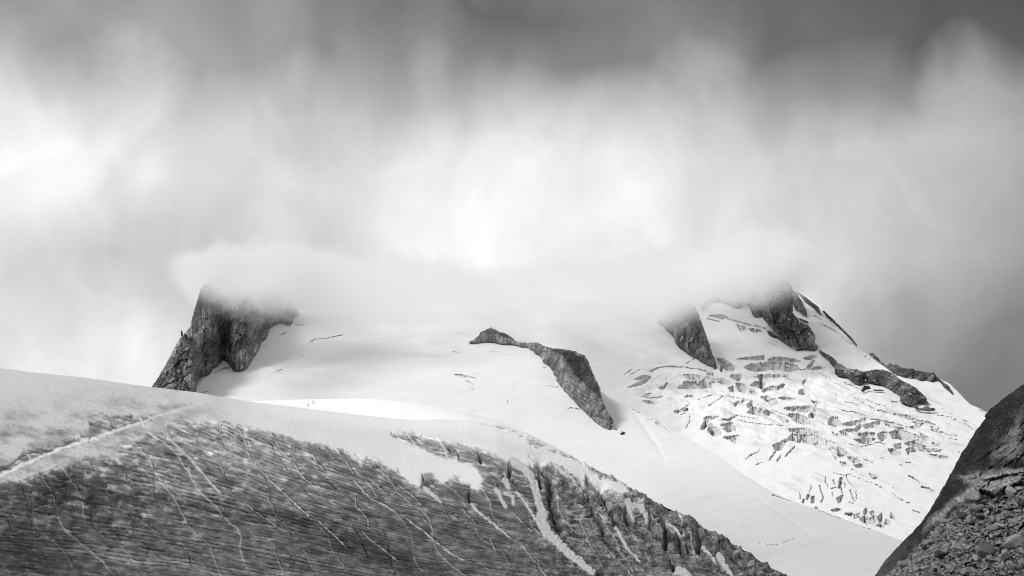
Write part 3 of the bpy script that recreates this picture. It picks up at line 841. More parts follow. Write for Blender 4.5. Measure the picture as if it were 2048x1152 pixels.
I_POLYS += [(c7(*p), d) for p, d in [
    ([(300, 35), (380, 40), (450, 80), (460, 105), (400, 105), (340, 80)], .4), ([(0, 22), (60, 5), (130, 15), (190, 40), (100, 40), (20, 38)], .2), ([(200, 40), (270, 70), (320, 100), (260, 95)], .25), ([(450, 50), (480, 25), (515, 60)], .2),
    ([(300, 150), (370, 140), (440, 150), (530, 185), (560, 220), (620, 260), (680, 320), (740, 355), (690, 362), (640, 320), (590, 280), (540, 290), (500, 270), (440, 260), (400, 230), (390, 190), (330, 170)], .2),
    ([(300, 220), (330, 190), (388, 197), (395, 220), (378, 255), (320, 240)], 0), ([(240, 245), (290, 215), (300, 230), (270, 250)], .3), ([(180, 275), (215, 255), (250, 260), (230, 305), (195, 310)], .3), ([(670, 285), (720, 300), (760, 345), (692, 352)], .4),
    ([(750, 365), (830, 365), (845, 400), (800, 412)], .35), ([(690, 400), (730, 410), (755, 430), (710, 427)], .2), ([(640, 340), (670, 370), (660, 382)], .3), ([(800, 425), (850, 420), (880, 440), (820, 442)], .3),
    ([(600, 100), (610, 60), (640, 52), (670, 60), (700, 110), (650, 122)], .3), ([(700, 112), (780, 98), (850, 90), (840, 104), (760, 118)], .35), ([(720, 157), (800, 150), (850, 110), (862, 122), (820, 167)], .4),
    ([(855, 97), (850, 68), (880, 65), (900, 75), (870, 85)], .3), ([(870, 120), (940, 100), (1010, 90), (990, 120), (940, 140), (880, 140)], .35), ([(830, 185), (900, 170), (960, 175), (950, 200), (860, 205)], .4),
    ([(800, 227), (870, 207), (960, 225), (930, 250), (845, 247)], .4), ([(980, 190), (1020, 165), (1060, 175), (1050, 215), (1010, 240), (990, 220)], .35), ([(1070, 170), (1130, 150), (1200, 165), (1280, 200), (1340, 240), (1290, 242), (1180, 235), (1100, 215)], .35),
    ([(1040, 110), (1100, 130), (1180, 140), (1150, 152), (1080, 137)], .4), ([(1310, 185), (1350, 190), (1365, 210), (1320, 202)], .3), ([(1185, 255), (1260, 253), (1350, 280), (1290, 285), (1220, 280)], .45),
    ([(1200, 300), (1260, 288), (1340, 293), (1400, 310), (1380, 327), (1290, 312), (1230, 322), (1215, 340)], .4), ([(1105, 265), (1160, 260), (1165, 285), (1120, 297)], .5), ([(1060, 305), (1100, 300), (1150, 330), (1150, 355), (1090, 342)], .5),
    ([(1400, 255), (1470, 265), (1430, 282)], .2), ([(1400, 300), (1465, 305), (1460, 325), (1420, 317)], .4), ([(690, 165), (750, 175), (755, 197), (710, 192)], .4), ([(635, 170), (680, 195), (650, 192)], .4), ([(1380, 340), (1440, 350), (1530, 360), (1480, 374)], .6),
    ([(920, 495), (970, 505), (985, 530), (950, 532)], .4), ([(1390, 125), (1450, 140), (1440, 160), (1400, 152)], .3), ([(1460, 165), (1530, 185), (1590, 195), (1540, 198)], .4), ([(1240, 90), (1330, 100), (1300, 122)], .3),
    ([(472, 715), (475, 665), (495, 665), (490, 717)], .5), ([(437, 690), (440, 650), (455, 640), (460, 657)], .5), ([(400, 710), (410, 690), (418, 695), (412, 714)], .5), ([(680, 600), (690, 520), (710, 520), (705, 560), (690, 602)], .5),
    ([(665, 680), (690, 670), (715, 660), (700, 700), (680, 712)], .5), ([(625, 770), (670, 755), (695, 765), (660, 777)], .6), ([(730, 795), (760, 786), (790, 790), (780, 817)], .7), ([(800, 802), (840, 798), (850, 830), (800, 832)], .15),
    ([(870, 790), (890, 758), (905, 790), (880, 812)], .3), ([(920, 790), (945, 780), (975, 830), (960, 860)], .25), ([(845, 845), (880, 820), (930, 835), (955, 870), (900, 877)], .35), ([(975, 830), (1010, 798), (1020, 830), (1000, 867)], .35),
    ([(1035, 870), (1045, 838), (1075, 860), (1075, 887)], .2), ([(1080, 830), (1085, 790), (1115, 842)], .4), ([(970, 885), (1010, 873), (1035, 895), (1020, 907)], .4), ([(500, 760), (510, 745), (522, 755), (515, 767)], .6)]]
I_POLYS += [(c3(*p), d) for p, d in [
    ([(595, 780), (640, 785), (700, 820), (750, 865), (740, 885), (680, 890), (640, 860), (600, 820)], .2), ([(620, 880), (630, 840), (642, 870), (632, 902)], .85),
    ([(835, 865), (900, 835), (1000, 820), (1100, 815), (1200, 820), (1300, 835), (1320, 870), (1280, 895), (1220, 900), (1140, 880), (1040, 890), (920, 900), (870, 880)], .25), ([(1180, 880), (1260, 882), (1310, 875), (1280, 897), (1220, 902)], .55),
    ([(770, 797), (860, 780), (1010, 768), (1010, 792), (900, 795)], .2), ([(1050, 797), (1100, 775), (1180, 778), (1280, 790), (1330, 807), (1250, 807), (1150, 802)], .35), ([(1360, 782), (1420, 765), (1475, 768), (1450, 787), (1380, 797)], .3),
    ([(1390, 867), (1430, 815), (1460, 803), (1440, 830), (1410, 872)], .3), ([(1415, 882), (1480, 860), (1560, 870), (1480, 884)], .25), ([(530, 405), (600, 402), (650, 410), (685, 428), (640, 432)], .6), ([(770, 490), (840, 500), (870, 530), (800, 527)], .1),
    ([(880, 518), (960, 535), (985, 545), (920, 548)], .6), ([(300, 935), (450, 930), (520, 950), (440, 975), (350, 970)], 0), ([(500, 905), (560, 915), (560, 935), (510, 930)], .1)]]
I_LINES = [
    (c6((1000, 195), (1080, 215), (1170, 240), (1260, 285), (1350, 320), (1420, 345), (1480, 360)), 3.0, .25), (c6((1300, 695), (1320, 660), (1345, 628)), 3.2, .6), (c6((1425, 665), (1460, 630), (1495, 590)), 2.2, .5), (c6((1360, 700), (1390, 650)), 3, .55),
    (c6((1115, 692), (1160, 655), (1210, 635), (1230, 608)), 1.8, .5), (c6((1195, 730), (1250, 712)), 1.3, .4), (c6((690, 360), (692, 400), (660, 445)), 1.5, .3), (c6((750, 220), (830, 200), (900, 190), (1000, 193)), 1.2, .1),
    (c6((835, 275), (890, 240), (950, 205)), 1.6, .25), (c6((620, 305), (650, 285), (690, 255)), 1.5, .3), (c6((230, 42), (270, 20), (310, 0)), 1.4, .15), (c6((320, 207), (380, 215), (480, 205)), 1.8, .15), (c6((1550, 110), (1575, 90), (1583, 72)), 2.4, .7),
    (c6((1060, 385), (1200, 410), (1330, 420), (1450, 435)), 1.1, .25), (c6((1080, 360), (1200, 370)), .9, .05), (c6((1455, 520), (1480, 490)), 2, .6), (c6((620, 347), (655, 340)), 2, .3), (c6((180, 40), (240, 0)), 1.2, .1), (c6((385, 15), (410, 0)), 1.4, .3),
    (c3((0, 905), (60, 870), (180, 857), (320, 862), (440, 880), (560, 905)), 2.4, .3), (c3((690, 440), (770, 460), (850, 480), (940, 500), (1030, 530)), 2.4, .15), (c3((510, 430), (570, 445), (620, 460)), 2, .2), (c3((320, 830), (400, 775)), 1.2, .3),
    (c3((1450, 400), (1520, 440)), 1.2, .3), (c3((1640, 960), (1720, 1040)), 1.4, .4), (c3((1310, 885), (1400, 880)), 1.5, .4),
    (c7((930, 75), (1020, 88), (1120, 100), (1200, 125), (1260, 135)), 2.2, .5), (c7((760, 265), (850, 275), (920, 270), (980, 250), (1030, 265)), 1.6, .6), (c7((570, 205), (610, 225), (655, 262)), 1.8, .5), (c7((870, 380), (950, 410)), 1.6, .5),
    (c7((1000, 370), (1035, 385)), 1.4, .5), (c7((1195, 405), (1235, 408)), 1.6, .6), (c7((1145, 425), (1170, 435)), 1.8, .7), (c7((740, 520), (745, 495), (770, 492), (790, 510), (880, 545), (960, 570), (1035, 612)), 1.5, .4), (c7((740, 520), (770, 570), (820, 620)), 1.3, .3),
    (c7((1090, 640), (1150, 680), (1222, 715)), 1.3, .55), (c7((1100, 600), (1130, 620)), 1.3, .6), (c7((1250, 770), (1300, 785)), 1.2, .6), (c7((1220, 505), (1270, 530), (1310, 560)), 2.2, .6), (c7((1320, 590), (1370, 600), (1410, 620)), 3.2, .6),
    (c7((1530, 215), (1590, 230)), 1.6, .6), (c7((1110, 30), (1200, 45), (1300, 80), (1420, 108)), 2.4, .25), (c7((1640, 95), (1720, 150)), 1.6, .6), (c7((380, 628), (390, 660), (388, 682)), 2.2, .6), (c7((465, 575), (472, 600), (455, 625)), 1.8, .5),
    (c7((535, 580), (550, 630), (565, 670), (548, 710)), 3.2, .7), (c7((578, 515), (580, 555)), 1.8, .5), (c7((590, 565), (602, 600)), 1.6, .5), (c7((640, 540), (655, 572)), 3, .55), (c7((700, 590), (712, 650)), 3, .65), (c7((625, 605), (665, 595)), 2, .5),
    (c7((630, 640), (640, 662)), 1.8, .5), (c7((725, 570), (732, 600)), 1.6, .5), (c7((770, 620), (790, 670), (805, 700)), 2.8, .6), (c7((815, 630), (820, 680)), 1.4, .4), (c7((760, 707), (800, 717)), 2.6, .6), (c7((640, 480), (740, 505)), 1.1, .3),
    (c7((150, 388), (175, 350), (190, 325)), 2.6, .5), (c7((270, 355), (305, 320), (340, 285)), 1.8, .4), (c7((210, 395), (235, 345)), 2.4, .5), (c7((0, 355), (70, 320)), 1.4, .4), (c7((40, 425), (98, 405)), 1.2, .3), (c7((780, 450), (840, 485), (880, 520)), 1.5, .4),
    (c7((1440, 40), (1530, 55)), 1.2, .3), (c7((1530, 55), (1545, 62)), 1.6, .8), (c7((1600, 320), (1615, 325)), 1.0, .5),
    (c4((440, 935), (520, 985), (610, 1050)), 2.6, .35), (c4((360, 968), (420, 985), (450, 998)), 1.8, .3), (c4((525, 950), (600, 985), (680, 1010)), 1.5, .2), (c4((620, 1045), (760, 1070), (900, 1110)), 2.8, .2), (c4((330, 1030), (430, 1055), (520, 1080)), 1.2, .4),
    (c4((725, 968), (790, 975)), 1.6, .7), (c4((160, 740), (250, 800), (330, 850), (370, 885)), 1.4, .35), (c4((360, 820), (430, 850), (480, 870)), 2.4, .5), (c4((1180, 1085), (1195, 1092)), 1.4, .8), (c4((1220, 1110), (1240, 1116)), 1.2, .7),
    (c4((1130, 1020), (1240, 1090), (1400, 1150)), 2.0, .1), (c4((170, 350), (300, 430), (420, 520), (560, 640)), 3.0, -.35), (c4((100, 280), (135, 300)), 1.2, .4),
]
ITOP = [(880, 607), (1140, 604), (1320, 590), (1420, 572), (1500, 560), (1570, 556), (1600, 580), (1640, 611), (1717, 696), (1750, 721), (1790, 750), (1815, 757), (1865, 749), (1900, 769), (1940, 808), (1975, 824), (2080, 876)]
cols = np.concatenate([np.arange(880, 1180, 3.5), np.arange(1180, 2085, 1.35)])
vt = smooth1(ip(cols, ITOP), 2)
vs = np.where(cols < 1241, ip(cols, [(880, 740), (1000, 760), (1060, 770), (1150, 800), (1241, 828)]), ip(cols, MTOP) + 22)
vs = np.where(cols > 1800, np.minimum(vs, 1102), vs)


def zone_I(U, V):
    a = ss(-25, 25, area_sd(U, V, [(1290, 730), (1420, 745), (1560, 715), (1660, 740), (1760, 800), (1900, 850), (1900, 905), (1800, 900), (1700, 915), (1600, 900), (1480, 880), (1390, 850), (1310, 800), (1250, 770)], 40))
    return a


def up_I(U, V):
    k = ss(1180, 1330, U)
    z = zone_I(U, V)
    a = V - .30 * U + 10 * fbm(U / 60, V / 30, 2, 174)
    st = a / 11 + 1.1 * fbm(a / 30, U / 90, 3, 175)
    stp = (1 - st % 1) * ss(-.1, .35, fbm(a / 14, U / 60, 3, 176))
    return k * (fbm(U / 90, V / 45, 3, 171) * 3.4 + fbm(U / 26, V / 14, 3, 172) * (1.0 + 2.6 * z) - 2.4 * stp * z + 0.5 * z * fbm(U / 9, V / 6, 3, 177)) + k * fbm(U / 200, V / 60, 2, 173) + (1 - k) * up_M(U, V)


def tone_I(U, V):
    k = ss(1060, 1330, U)
    t = (1 - k) * tone_M(U, V) + k * .84 + .02 * k * fbm(U / 60, V / 25, 3, 181)
    dirty = ss(.15, .6, fbm((V - .35 * U) / 9, U / 70, 4, 182)) * ss(1440, 1560, U)
    z = zone_I(U, V)
    g = ss(.0, .5, fbm((V - .28 * U) / 11, U / 60, 4, 183)) * z
    return t - .17 * dirty - .20 * g - .10 * ss(1450, 1900, U) - .05 * ss(0, .5, fbm(U / 45, V / 16, 4, 184)) * k


o = sheet('icefall', cols, vs, vt, fI, 350, up_I, tone_I, (I_POLYS, I_LINES), wide=.7, lean=-.25, base=.70)
tag(o, kind='structure')


# ------------------------------------------------------------------ rock masses
def rock(name, poly, fy, ang=-75, tone=.10, tone_fn=None, lean=.35, bulge=6.0, amp=1.0, res=1.0, jag=1.0, thick=60, seed=0, grow=4, warp=1.0, mat=M_ROCK, fold=None, margin=6.0, dust=.0):
    """a solid body of broken rock whose foot stands on the snow surface fy"""
    P = np.asarray(poly, float)
    u = np.arange(P[:, 0].min() - 6, P[:, 0].max() + 7, res); v = np.arange(P[:, 1].min() - 6, P[:, 1].max() + 7, res)
    U, V = np.meshgrid(u, v)
    wu = U + jag * (1.2 * fbm(U / 5, V / 5, 3, seed + 1) + 1.2 * fbm(U / 13, V / 13, 2, seed + 2)); wv = V + jag * (1.2 * fbm(U / 5, V / 5, 3, seed + 3) + 1.0 * fbm(U / 13, V / 13, 2, seed + 4))
    sd = area_sd(wu, wv, P, 60)
    ins = sd > 0
    low = np.where(ins, V, -1).max(0)
    ok = low > 0
    low = np.interp(u, u[ok], low[ok])
    low = smooth1(low, max(3, int(9 / res)))
    Yb = fy(np.broadcast_to(u, U.shape), np.broadcast_to(low, U.shape)) - margin
    pm = Yb / F
    Y = Yb + lean * (low - V) * pm
    c, s = math.cos(R(ang)), math.sin(R(ang))
    ww = 9 * warp * fbm(U / 45, V / 45, 2, seed + 5)
    a = U * c + V * s + ww; b = -U * s + V * c + ww * 1.4
    if fold is not None: a, b = fold(U, V, a, b)
    d1 = ridged(b / 17, a / 75, 3, seed + 6)
    d2 = ridged(b / 6, a / 28, 2, seed + 9)
    cd, cg, cid = cells(b / 11 + .5 * fbm(U / 9, V / 9, 2, seed), a / 19, seed + 12)
    d3 = fbm(U / 26, V / 26, 4, seed + 13)
    d4 = fbm(U / 4, V / 4, 3, seed + 14)
    relief = amp * ((d1 - .6) * 11 + (d2 - .6) * 5.5 + (cid - .5) * 8 + d3 * 5 + d4 * 1.2 - 4.0 * ss(.13, 0, cg))
    edge = 1 - np.exp(-np.clip(sd, 0, None) / 7)
    Y = Y - (bulge * edge + relief * edge) * pm * 1.0 + (1 - edge) * 3 * pm
    t = tone * np.exp(.7 * (cid - .5) + .9 * d3 + .75 * fbm(b / 6, a / 40, 3, seed + 15) + .6 * d4)
    t *= (1 - .55 * ss(.13, .0, cg)) * (1 - .45 * ss(.78, 1., d1)) * (1 - .4 * ss(.8, 1., d2))
    if tone_fn is not None: t = tone_fn(U, V, t, a, b)
    if dust:
        fl = fbm(U / 9, (V - .5 * U) / 4, 4, seed + 17) + .3 * fbm(U / 30, V / 30, 2, seed + 18)
        sn_ = ss(.34, .42, fl + dust)
        t = t + (.75 - t) * sn_
    t = np.clip(t, .012, .8)
    cell = ins[:-1, :-1] | ins[1:, :-1] | ins[:-1, 1:] | ins[1:, 1:]
    i, j = np.nonzero(cell)
    nc = U.shape[1]
    q = np.stack([i * nc + j, i * nc + j + 1, (i + 1) * nc + j + 1, (i + 1) * nc + j], -1)
    used = np.unique(q)
    mp = np.full(U.size, -1); mp[used] = np.arange(len(used))
    q = mp[q]
    nv = len(used)
    front = at(U.ravel()[used], V.ravel()[used], Y.ravel()[used])
    rr = np.clip(sd.ravel()[used], 0, 25) / 25
    th = (2 + thick * np.sqrt(rr)) * pm.ravel()[used] * 1.0
    back = at(U.ravel()[used], V.ravel()[used], Y.ravel()[used] + th * 1.0)
    e = np.concatenate([q[:, [0, 1]], q[:, [1, 2]], q[:, [2, 3]], q[:, [3, 0]]])
    key = np.sort(e, 1); key = key[:, 0] * nv + key[:, 1]
    _, inv, cnt = np.unique(key, return_inverse=True, return_counts=True)
    be = e[cnt[inv] == 1]
    qs = np.concatenate([q, q[:, ::-1] + nv, np.stack([be[:, 1], be[:, 0], be[:, 0] + nv, be[:, 1] + nv], -1)])
    tt = t.ravel()[used]
    return mesh_object(name, np.concatenate([front, back]), qs, np.concatenate([tt, tt]), mat)


# left peak: the main wall and the leaning slab in front of it
WALL = c1((120, 960), (215, 770), (300, 610), (345, 560), (380, 520), (395, 460), (415, 390), (440, 310), (452, 262), (468, 215), (486, 205), (494, 168), (520, 176), (536, 140), (566, 150), (590, 118), (640, 138), (668, 170), (700, 150), (760, 178), (850, 212), (930, 204), (1000, 240), (1100, 290), (1170, 335), (1215, 385),
          (1218, 410), (1205, 425), (1180, 455), (1182, 490), (1165, 507), (1130, 497), (1080, 480), (1040, 495), (1000, 520), (985, 560), (990, 585), (965, 610), (925, 625), (930, 660), (915, 690), (880, 740), (850, 790), (825, 830), (790, 848), (750, 855),
          (715, 850), (690, 815), (680, 790), (655, 770), (640, 755), (620, 780), (600, 815), (555, 825), (550, 860), (530, 880), (490, 885), (450, 910), (440, 950), (430, 985), (428, 1060), (250, 1040))


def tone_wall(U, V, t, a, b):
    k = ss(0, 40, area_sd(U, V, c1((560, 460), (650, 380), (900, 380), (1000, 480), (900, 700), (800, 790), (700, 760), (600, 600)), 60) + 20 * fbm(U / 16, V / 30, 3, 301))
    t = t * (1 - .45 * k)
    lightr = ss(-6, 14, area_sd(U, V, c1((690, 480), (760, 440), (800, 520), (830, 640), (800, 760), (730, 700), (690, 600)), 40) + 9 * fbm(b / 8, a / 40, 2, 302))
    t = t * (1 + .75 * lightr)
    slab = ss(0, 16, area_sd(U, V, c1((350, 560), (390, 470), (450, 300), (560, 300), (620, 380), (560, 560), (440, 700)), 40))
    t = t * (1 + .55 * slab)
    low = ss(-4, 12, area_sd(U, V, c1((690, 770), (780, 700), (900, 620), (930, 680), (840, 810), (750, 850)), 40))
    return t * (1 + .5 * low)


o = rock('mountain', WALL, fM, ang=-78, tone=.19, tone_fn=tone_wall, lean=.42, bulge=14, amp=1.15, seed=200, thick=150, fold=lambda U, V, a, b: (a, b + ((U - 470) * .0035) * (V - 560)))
tag(o, 'tall dark rock peak with its top lost in cloud, left of the wide snowfield', None, None, 'structure')
SLAB1 = c1((60, 1010), (92, 970), (150, 880), (215, 770), (255, 690), (300, 612), (318, 588), (330, 586), (345, 562), (365, 580), (400, 650), (440, 712), (480, 780), (500, 860), (470, 895), (448, 915), (438, 950), (430, 985), (428, 1060), (250, 1050))


def tone_slab1(U, V, t, a, b):
    band = ss(7, 1, lines_dist(U, V, c1((345, 565), (390, 640), (440, 710)), 12))
    dk = ss(4.5, 1, lines_dist(U, V, c1((200, 960), (270, 830), (350, 700)), 9))
    return t * (1 - .55 * band) * (1 - .45 * dk)


o = rock('rock_outcrop', SLAB1, lambda u, v: fM(u, v) - 14, ang=-62, tone=.16, tone_fn=tone_slab1, lean=.4, bulge=10, amp=1.0, seed=230, thick=90)
tag(o, 'pointed dark rock slab leaning on the foot of the tall rock peak', 'rock')
PIN = c1((313, 585), (308, 560), (311, 540), (322, 538), (331, 556), (334, 580), (330, 592))
o = rock('rock_pinnacle', PIN, lambda u, v: fM(u, v * 0 + 775) - 6, ang=-85, tone=.11, lean=.1, bulge=3, amp=.25, jag=.25, res=.6, seed=240, thick=10)
tag(o, 'tiny upright rock finger on top of the leaning pointed slab', 'rock')

# the rock spur in the middle
SPUR = c2((150, 287), (200, 265), (250, 225), (270, 195), (310, 180), (360, 150), (400, 165), (440, 195), (490, 205), (550, 245), (590, 275), (650, 285), (700, 290), (770, 285), (820, 310), (880, 330), (940, 340), (1000, 343), (1100, 360), (1160, 385),
          (1200, 405), (1225, 445), (1250, 520), (1280, 580), (1310, 640), (1335, 710), (1350, 780), (1375, 850), (1400, 910), (1440, 965), (1447, 1010), (1425, 1018), (1460, 1072), (1400, 1058), (1330, 1025), (1280, 990), (1250, 955), (1200, 910), (1160, 878),
          (1120, 832), (1080, 788), (1040, 742), (1010, 718), (990, 682), (950, 642), (935, 622), (945, 592), (920, 572), (910, 532), (870, 492), (820, 467), (805, 432), (790, 402), (745, 392), (740, 357), (700, 352), (690, 327), (620, 327), (590, 312),
          (520, 302), (450, 302), (400, 287), (320, 282), (260, 287), (190, 294))


def tone_spur(U, V, t, a, b):
    n = 8 * fbm(U / 12, V / 16, 3, 311)
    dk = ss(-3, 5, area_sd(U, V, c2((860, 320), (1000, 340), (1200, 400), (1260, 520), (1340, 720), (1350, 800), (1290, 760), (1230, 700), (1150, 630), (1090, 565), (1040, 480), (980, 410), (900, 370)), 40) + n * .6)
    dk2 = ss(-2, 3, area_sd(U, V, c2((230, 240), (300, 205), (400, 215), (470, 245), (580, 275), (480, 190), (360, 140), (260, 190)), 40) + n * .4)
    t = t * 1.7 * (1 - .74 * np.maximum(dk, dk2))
    blocks = ss(0, 8, area_sd(U, V, c2((1060, 590), (1150, 640), (1230, 720), (1330, 830), (1440, 980), (1440, 1060), (1300, 990), (1150, 860), (1020, 720)), 40))
    bx = (U * .75 + V * .66) / 9.5; by = (-U * .55 + V * .84) / 7.5
    jx = np.abs((bx + .25 * pn(bx * 1.3, by * 1.3, 313)) % 1 - .5); jy = np.abs((by + .3 * pn(bx * 1.2, by, 314)) % 1 - .5)
    return t * (1 - .5 * blocks * np.maximum(ss(.40, .49, jx), ss(.38, .49, jy)))


o = rock('rock_outcrop', SPUR, fM, ang=-68, tone=.12, tone_fn=tone_spur, lean=.5, bulge=8, amp=.72, seed=260, thick=110)
tag(o, 'curved two-toned rock spur running down the middle of the snowfield', 'rock')

# rocks of the right-hand mountain
WEDGE = c3((60, 460), (80, 400), (150, 340), (250, 290), (350, 280), (410, 330), (425, 380), (445, 430), (475, 500), (500, 580), (530, 660), (555, 740), (580, 800), (597, 862), (570, 877), (545, 852), (500, 837), (440, 802), (400, 777), (330, 742), (270, 702), (220, 652), (210, 602), (160, 552), (130, 522))
o = rock('rock_outcrop', WEDGE, fI, ang=-100, jag=1.4, dust=-.1, tone=.12, lean=.45, bulge=9, amp=.8, seed=280, thick=90)
tag(o, 'dark wedge-shaped rock wall pointing down into the icefall, its top in cloud', 'rock')
SUMMIT = c3((820, 260), (850, 215), (900, 180), (980, 130), (1040, 100), (1100, 82), (1160, 74), (1210, 92), (1250, 140), (1275, 220), (1275, 300), (1265, 380), (1300, 420), (1340, 470), (1400, 490), (1440, 540), (1465, 580), (1465, 640), (1492, 682), (1472, 717), (1440, 722),
            (1400, 707), (1340, 707), (1290, 712), (1240, 682), (1180, 642), (1130, 612), (1060, 592), (1020, 547), (1050, 527), (1100, 562), (1140, 597), (1152, 582), (1100, 542), (1050, 492), (1020, 452), (985, 407), (940, 427), (905, 412), (890, 372), (870, 312))


def tone_summit(U, V, t, a, b):
    k = ss(-4, 8, area_sd(U, V, c3((1180, 480), (1300, 470), (1340, 560), (1320, 650), (1240, 620), (1170, 560)), 40) + 6 * fbm(U / 10, V / 14, 2, 331))
    return t * (1 - .5 * k) * (1 + .5 * ss(-6, 6, area_sd(U, V, c3((1310, 500), (1400, 490), (1470, 600), (1480, 700), (1300, 700), (1180, 620), (1300, 620)), 40)))


o = rock('rock_outcrop', SUMMIT, fI, ang=-98, tone=.10, tone_fn=tone_summit, lean=.45, bulge=9, amp=1.1, seed=300, jag=1.5, dust=-.06, thick=90)
tag(o, 'broad dark summit cliff rising into cloud above the icefall', 'rock')
for k, (nm, poly, tn, lab) in enumerate([
    ('rock_outcrop', c3((1245, 160), (1300, 200), (1350, 280), (1392, 370), (1398, 420), (1360, 402), (1310, 362), (1268, 372), (1262, 260)), .13, 'small pale rock face under the cloud beside the summit cliff'),
    ('rock_outcrop', c3((1310, 420), (1340, 430), (1400, 452), (1407, 482), (1365, 467), (1325, 445)), .12, 'small slanting rock strip in the snow just above the rounded buttress of the summit cliff'),
    ('rock_outcrop', c3((430, 330), (480, 290), (550, 230), (700, 200), (820, 200), (845, 270), (822, 320), (790, 347), (720, 327), (640, 282), (560, 282), (500, 322), (480, 377)), .12, 'cloud-veiled rock band between the wedge wall and the summit cliff'),
    ('rock_outcrop', c3((1285, 175), (1350, 215), (1400, 252), (1500, 335), (1520, 405), (1500, 395), (1440, 332), (1380, 292)), .17, 'pale rock strip on the skyline just below the cloud of the summit'),
    ('rock_ridge', c4((172, 240), (190, 240), (250, 297), (320, 367), (380, 427), (430, 477), (468, 538), (440, 517), (380, 453), (300, 373), (230, 313), (190, 268)), .11, 'thin dark rock ridge along the steep snow skyline right of the summit'),
    ('rock_outcrop', c4((480, 885), (490, 860), (510, 840), (550, 840), (570, 868), (650, 868), (682, 885), (600, 887), (560, 868), (520, 878), (500, 892)), .08, 'low dark rocks in the icefall just under the long rock ridge'),
    ('rock_outcrop', c4((888, 1008), (905, 995), (922, 990), (950, 1018), (980, 1012), (1000, 993), (1030, 1013), (1082, 1018), (1072, 1040), (1000, 1047), (930, 1032)), .11, 'small dark rocks at the lower tip of the long rock ridge'),
]):
    o = rock(nm, poly, fI, ang=-60 if k else -95, tone=tn, lean=.45, bulge=3, amp=.45, seed=340 + 20 * k, thick=24, res=.9, jag=.8, margin=10)
    tag(o, lab, 'rock')
RIDGE = c4((140, 560), (165, 555), (200, 580), (230, 590), (270, 620), (300, 660), (330, 670), (380, 700), (450, 710), (510, 725), (560, 715), (620, 705), (680, 715), (740, 745), (800, 790), (860, 820), (920, 855), (960, 890), (1000, 930), (1027, 992), (990, 977), (940, 972), (890, 1002),
           (850, 997), (800, 982), (790, 962), (797, 922), (750, 892), (700, 862), (660, 842), (600, 827), (560, 817), (520, 792), (510, 812), (480, 837), (430, 822), (400, 792), (380, 772), (340, 772), (300, 762), (270, 742), (280, 702), (240, 662), (215, 632), (180, 602))
o = rock('rock_ridge', RIDGE, fI, ang=-25, tone=.11, dust=-.1, lean=.5, bulge=5, amp=.6, seed=500, thick=60, jag=1.3, margin=9)
tag(o, 'long jagged dark rock ridge slanting down the right-hand snow slope', 'rock')
FARR = c4((545, 592), (552, 583), (570, 580), (610, 605), (640, 645), (690, 682), (708, 655), (760, 665), (800, 685), (840, 700), (900, 705), (915, 718), (960, 722), (1050, 738), (1063, 725), (1080, 760), (1130, 800), (1180, 840), (1220, 900), (1245, 945), (1300, 985), (1210, 932), (1160, 882),
          (1118, 848), (1105, 815), (1075, 818), (1050, 852), (1040, 820), (1000, 812), (960, 818), (930, 800), (860, 800), (800, 775), (740, 745), (700, 705), (640, 662))
o = rock('rock_ridge', FARR, lambda u, v: fI(u, v) + 12, ang=-35, tone=.11, dust=-.08, lean=.5, bulge=4, amp=.55, seed=530, thick=50, jag=1.1, margin=9)
tag(o, 'furthest rock ridge standing on the skyline beyond the long slanting ridge', 'rock')
o = rock('rock_ridge', c4((1362, 1000), (1430, 1024), (1505, 1040), (1500, 1050), (1430, 1035)), fI, ang=-25, tone=.08, lean=.5, bulge=1, amp=.2, seed=560, thick=8, res=.7, jag=.5, margin=9)
tag(o, 'thin dark rock sliver on the skyline beside the foreground rock slope', 'rock')
for k, (poly, lab) in enumerate([
    (c2((1505, 1100), (1530, 1078), (1560, 1082), (1550, 1100), (1520, 1112)), 'small dark rock in the snow just below the tip of the rock spur'),
    (c2((1448, 1052), (1470, 1048), (1492, 1060), (1470, 1064)), 'flat dark rock sliver beside the tip of the rock spur')]):
    o = rock('rock', poly, fM, ang=-40, tone=.07, lean=.5, bulge=2, amp=.3, seed=580 + 20 * k, thick=9, res=.7, jag=.6, margin=5)
    tag(o, lab, 'rock')

# ------------------------------------------------------------------ the foreground rock slope
EDGE = [(745, 1160), (1152, 1748)]
OUT = np.array([(2300, 560), (2200, 645), (2120, 712), (2048, 768), (2024, 784), (2000, 801), (1980, 818), (1967, 832), (1971, 836), (1962, 850), (1950, 864), (1938, 882), (1925, 903), (1912, 925), (1903, 942), (1893, 962), (1880, 986), (1868, 1006), (1858, 1024), (1840, 1046), (1822, 1066),
                (1806, 1082), (1790, 1097), (1775, 1115), (1760, 1136), (1748, 1152), (1700, 1215), (1660, 1300)], float)
SLOPE_POLY = [tuple(p) for p in OUT] + [(2300, 1300)]


def fS(u, v, sd=None):
    y = 37 + (1152 - v) * .038 + (2048 - u) * .018
    if sd is not None:
        k = 1 - np.clip(sd / 95, 0, 1)
        y = y + 11 * (1 - np.sqrt(np.clip(1 - k * k, 0, 1)))
    return y


SCREE_TOP = [(1740, 1165), (1790, 1138), (1830, 1098), (1870, 1052), (1900, 1027), (1940, 1006), (1975, 998), (2000, 985), (2048, 956), (2120, 915), (2300, 820)]


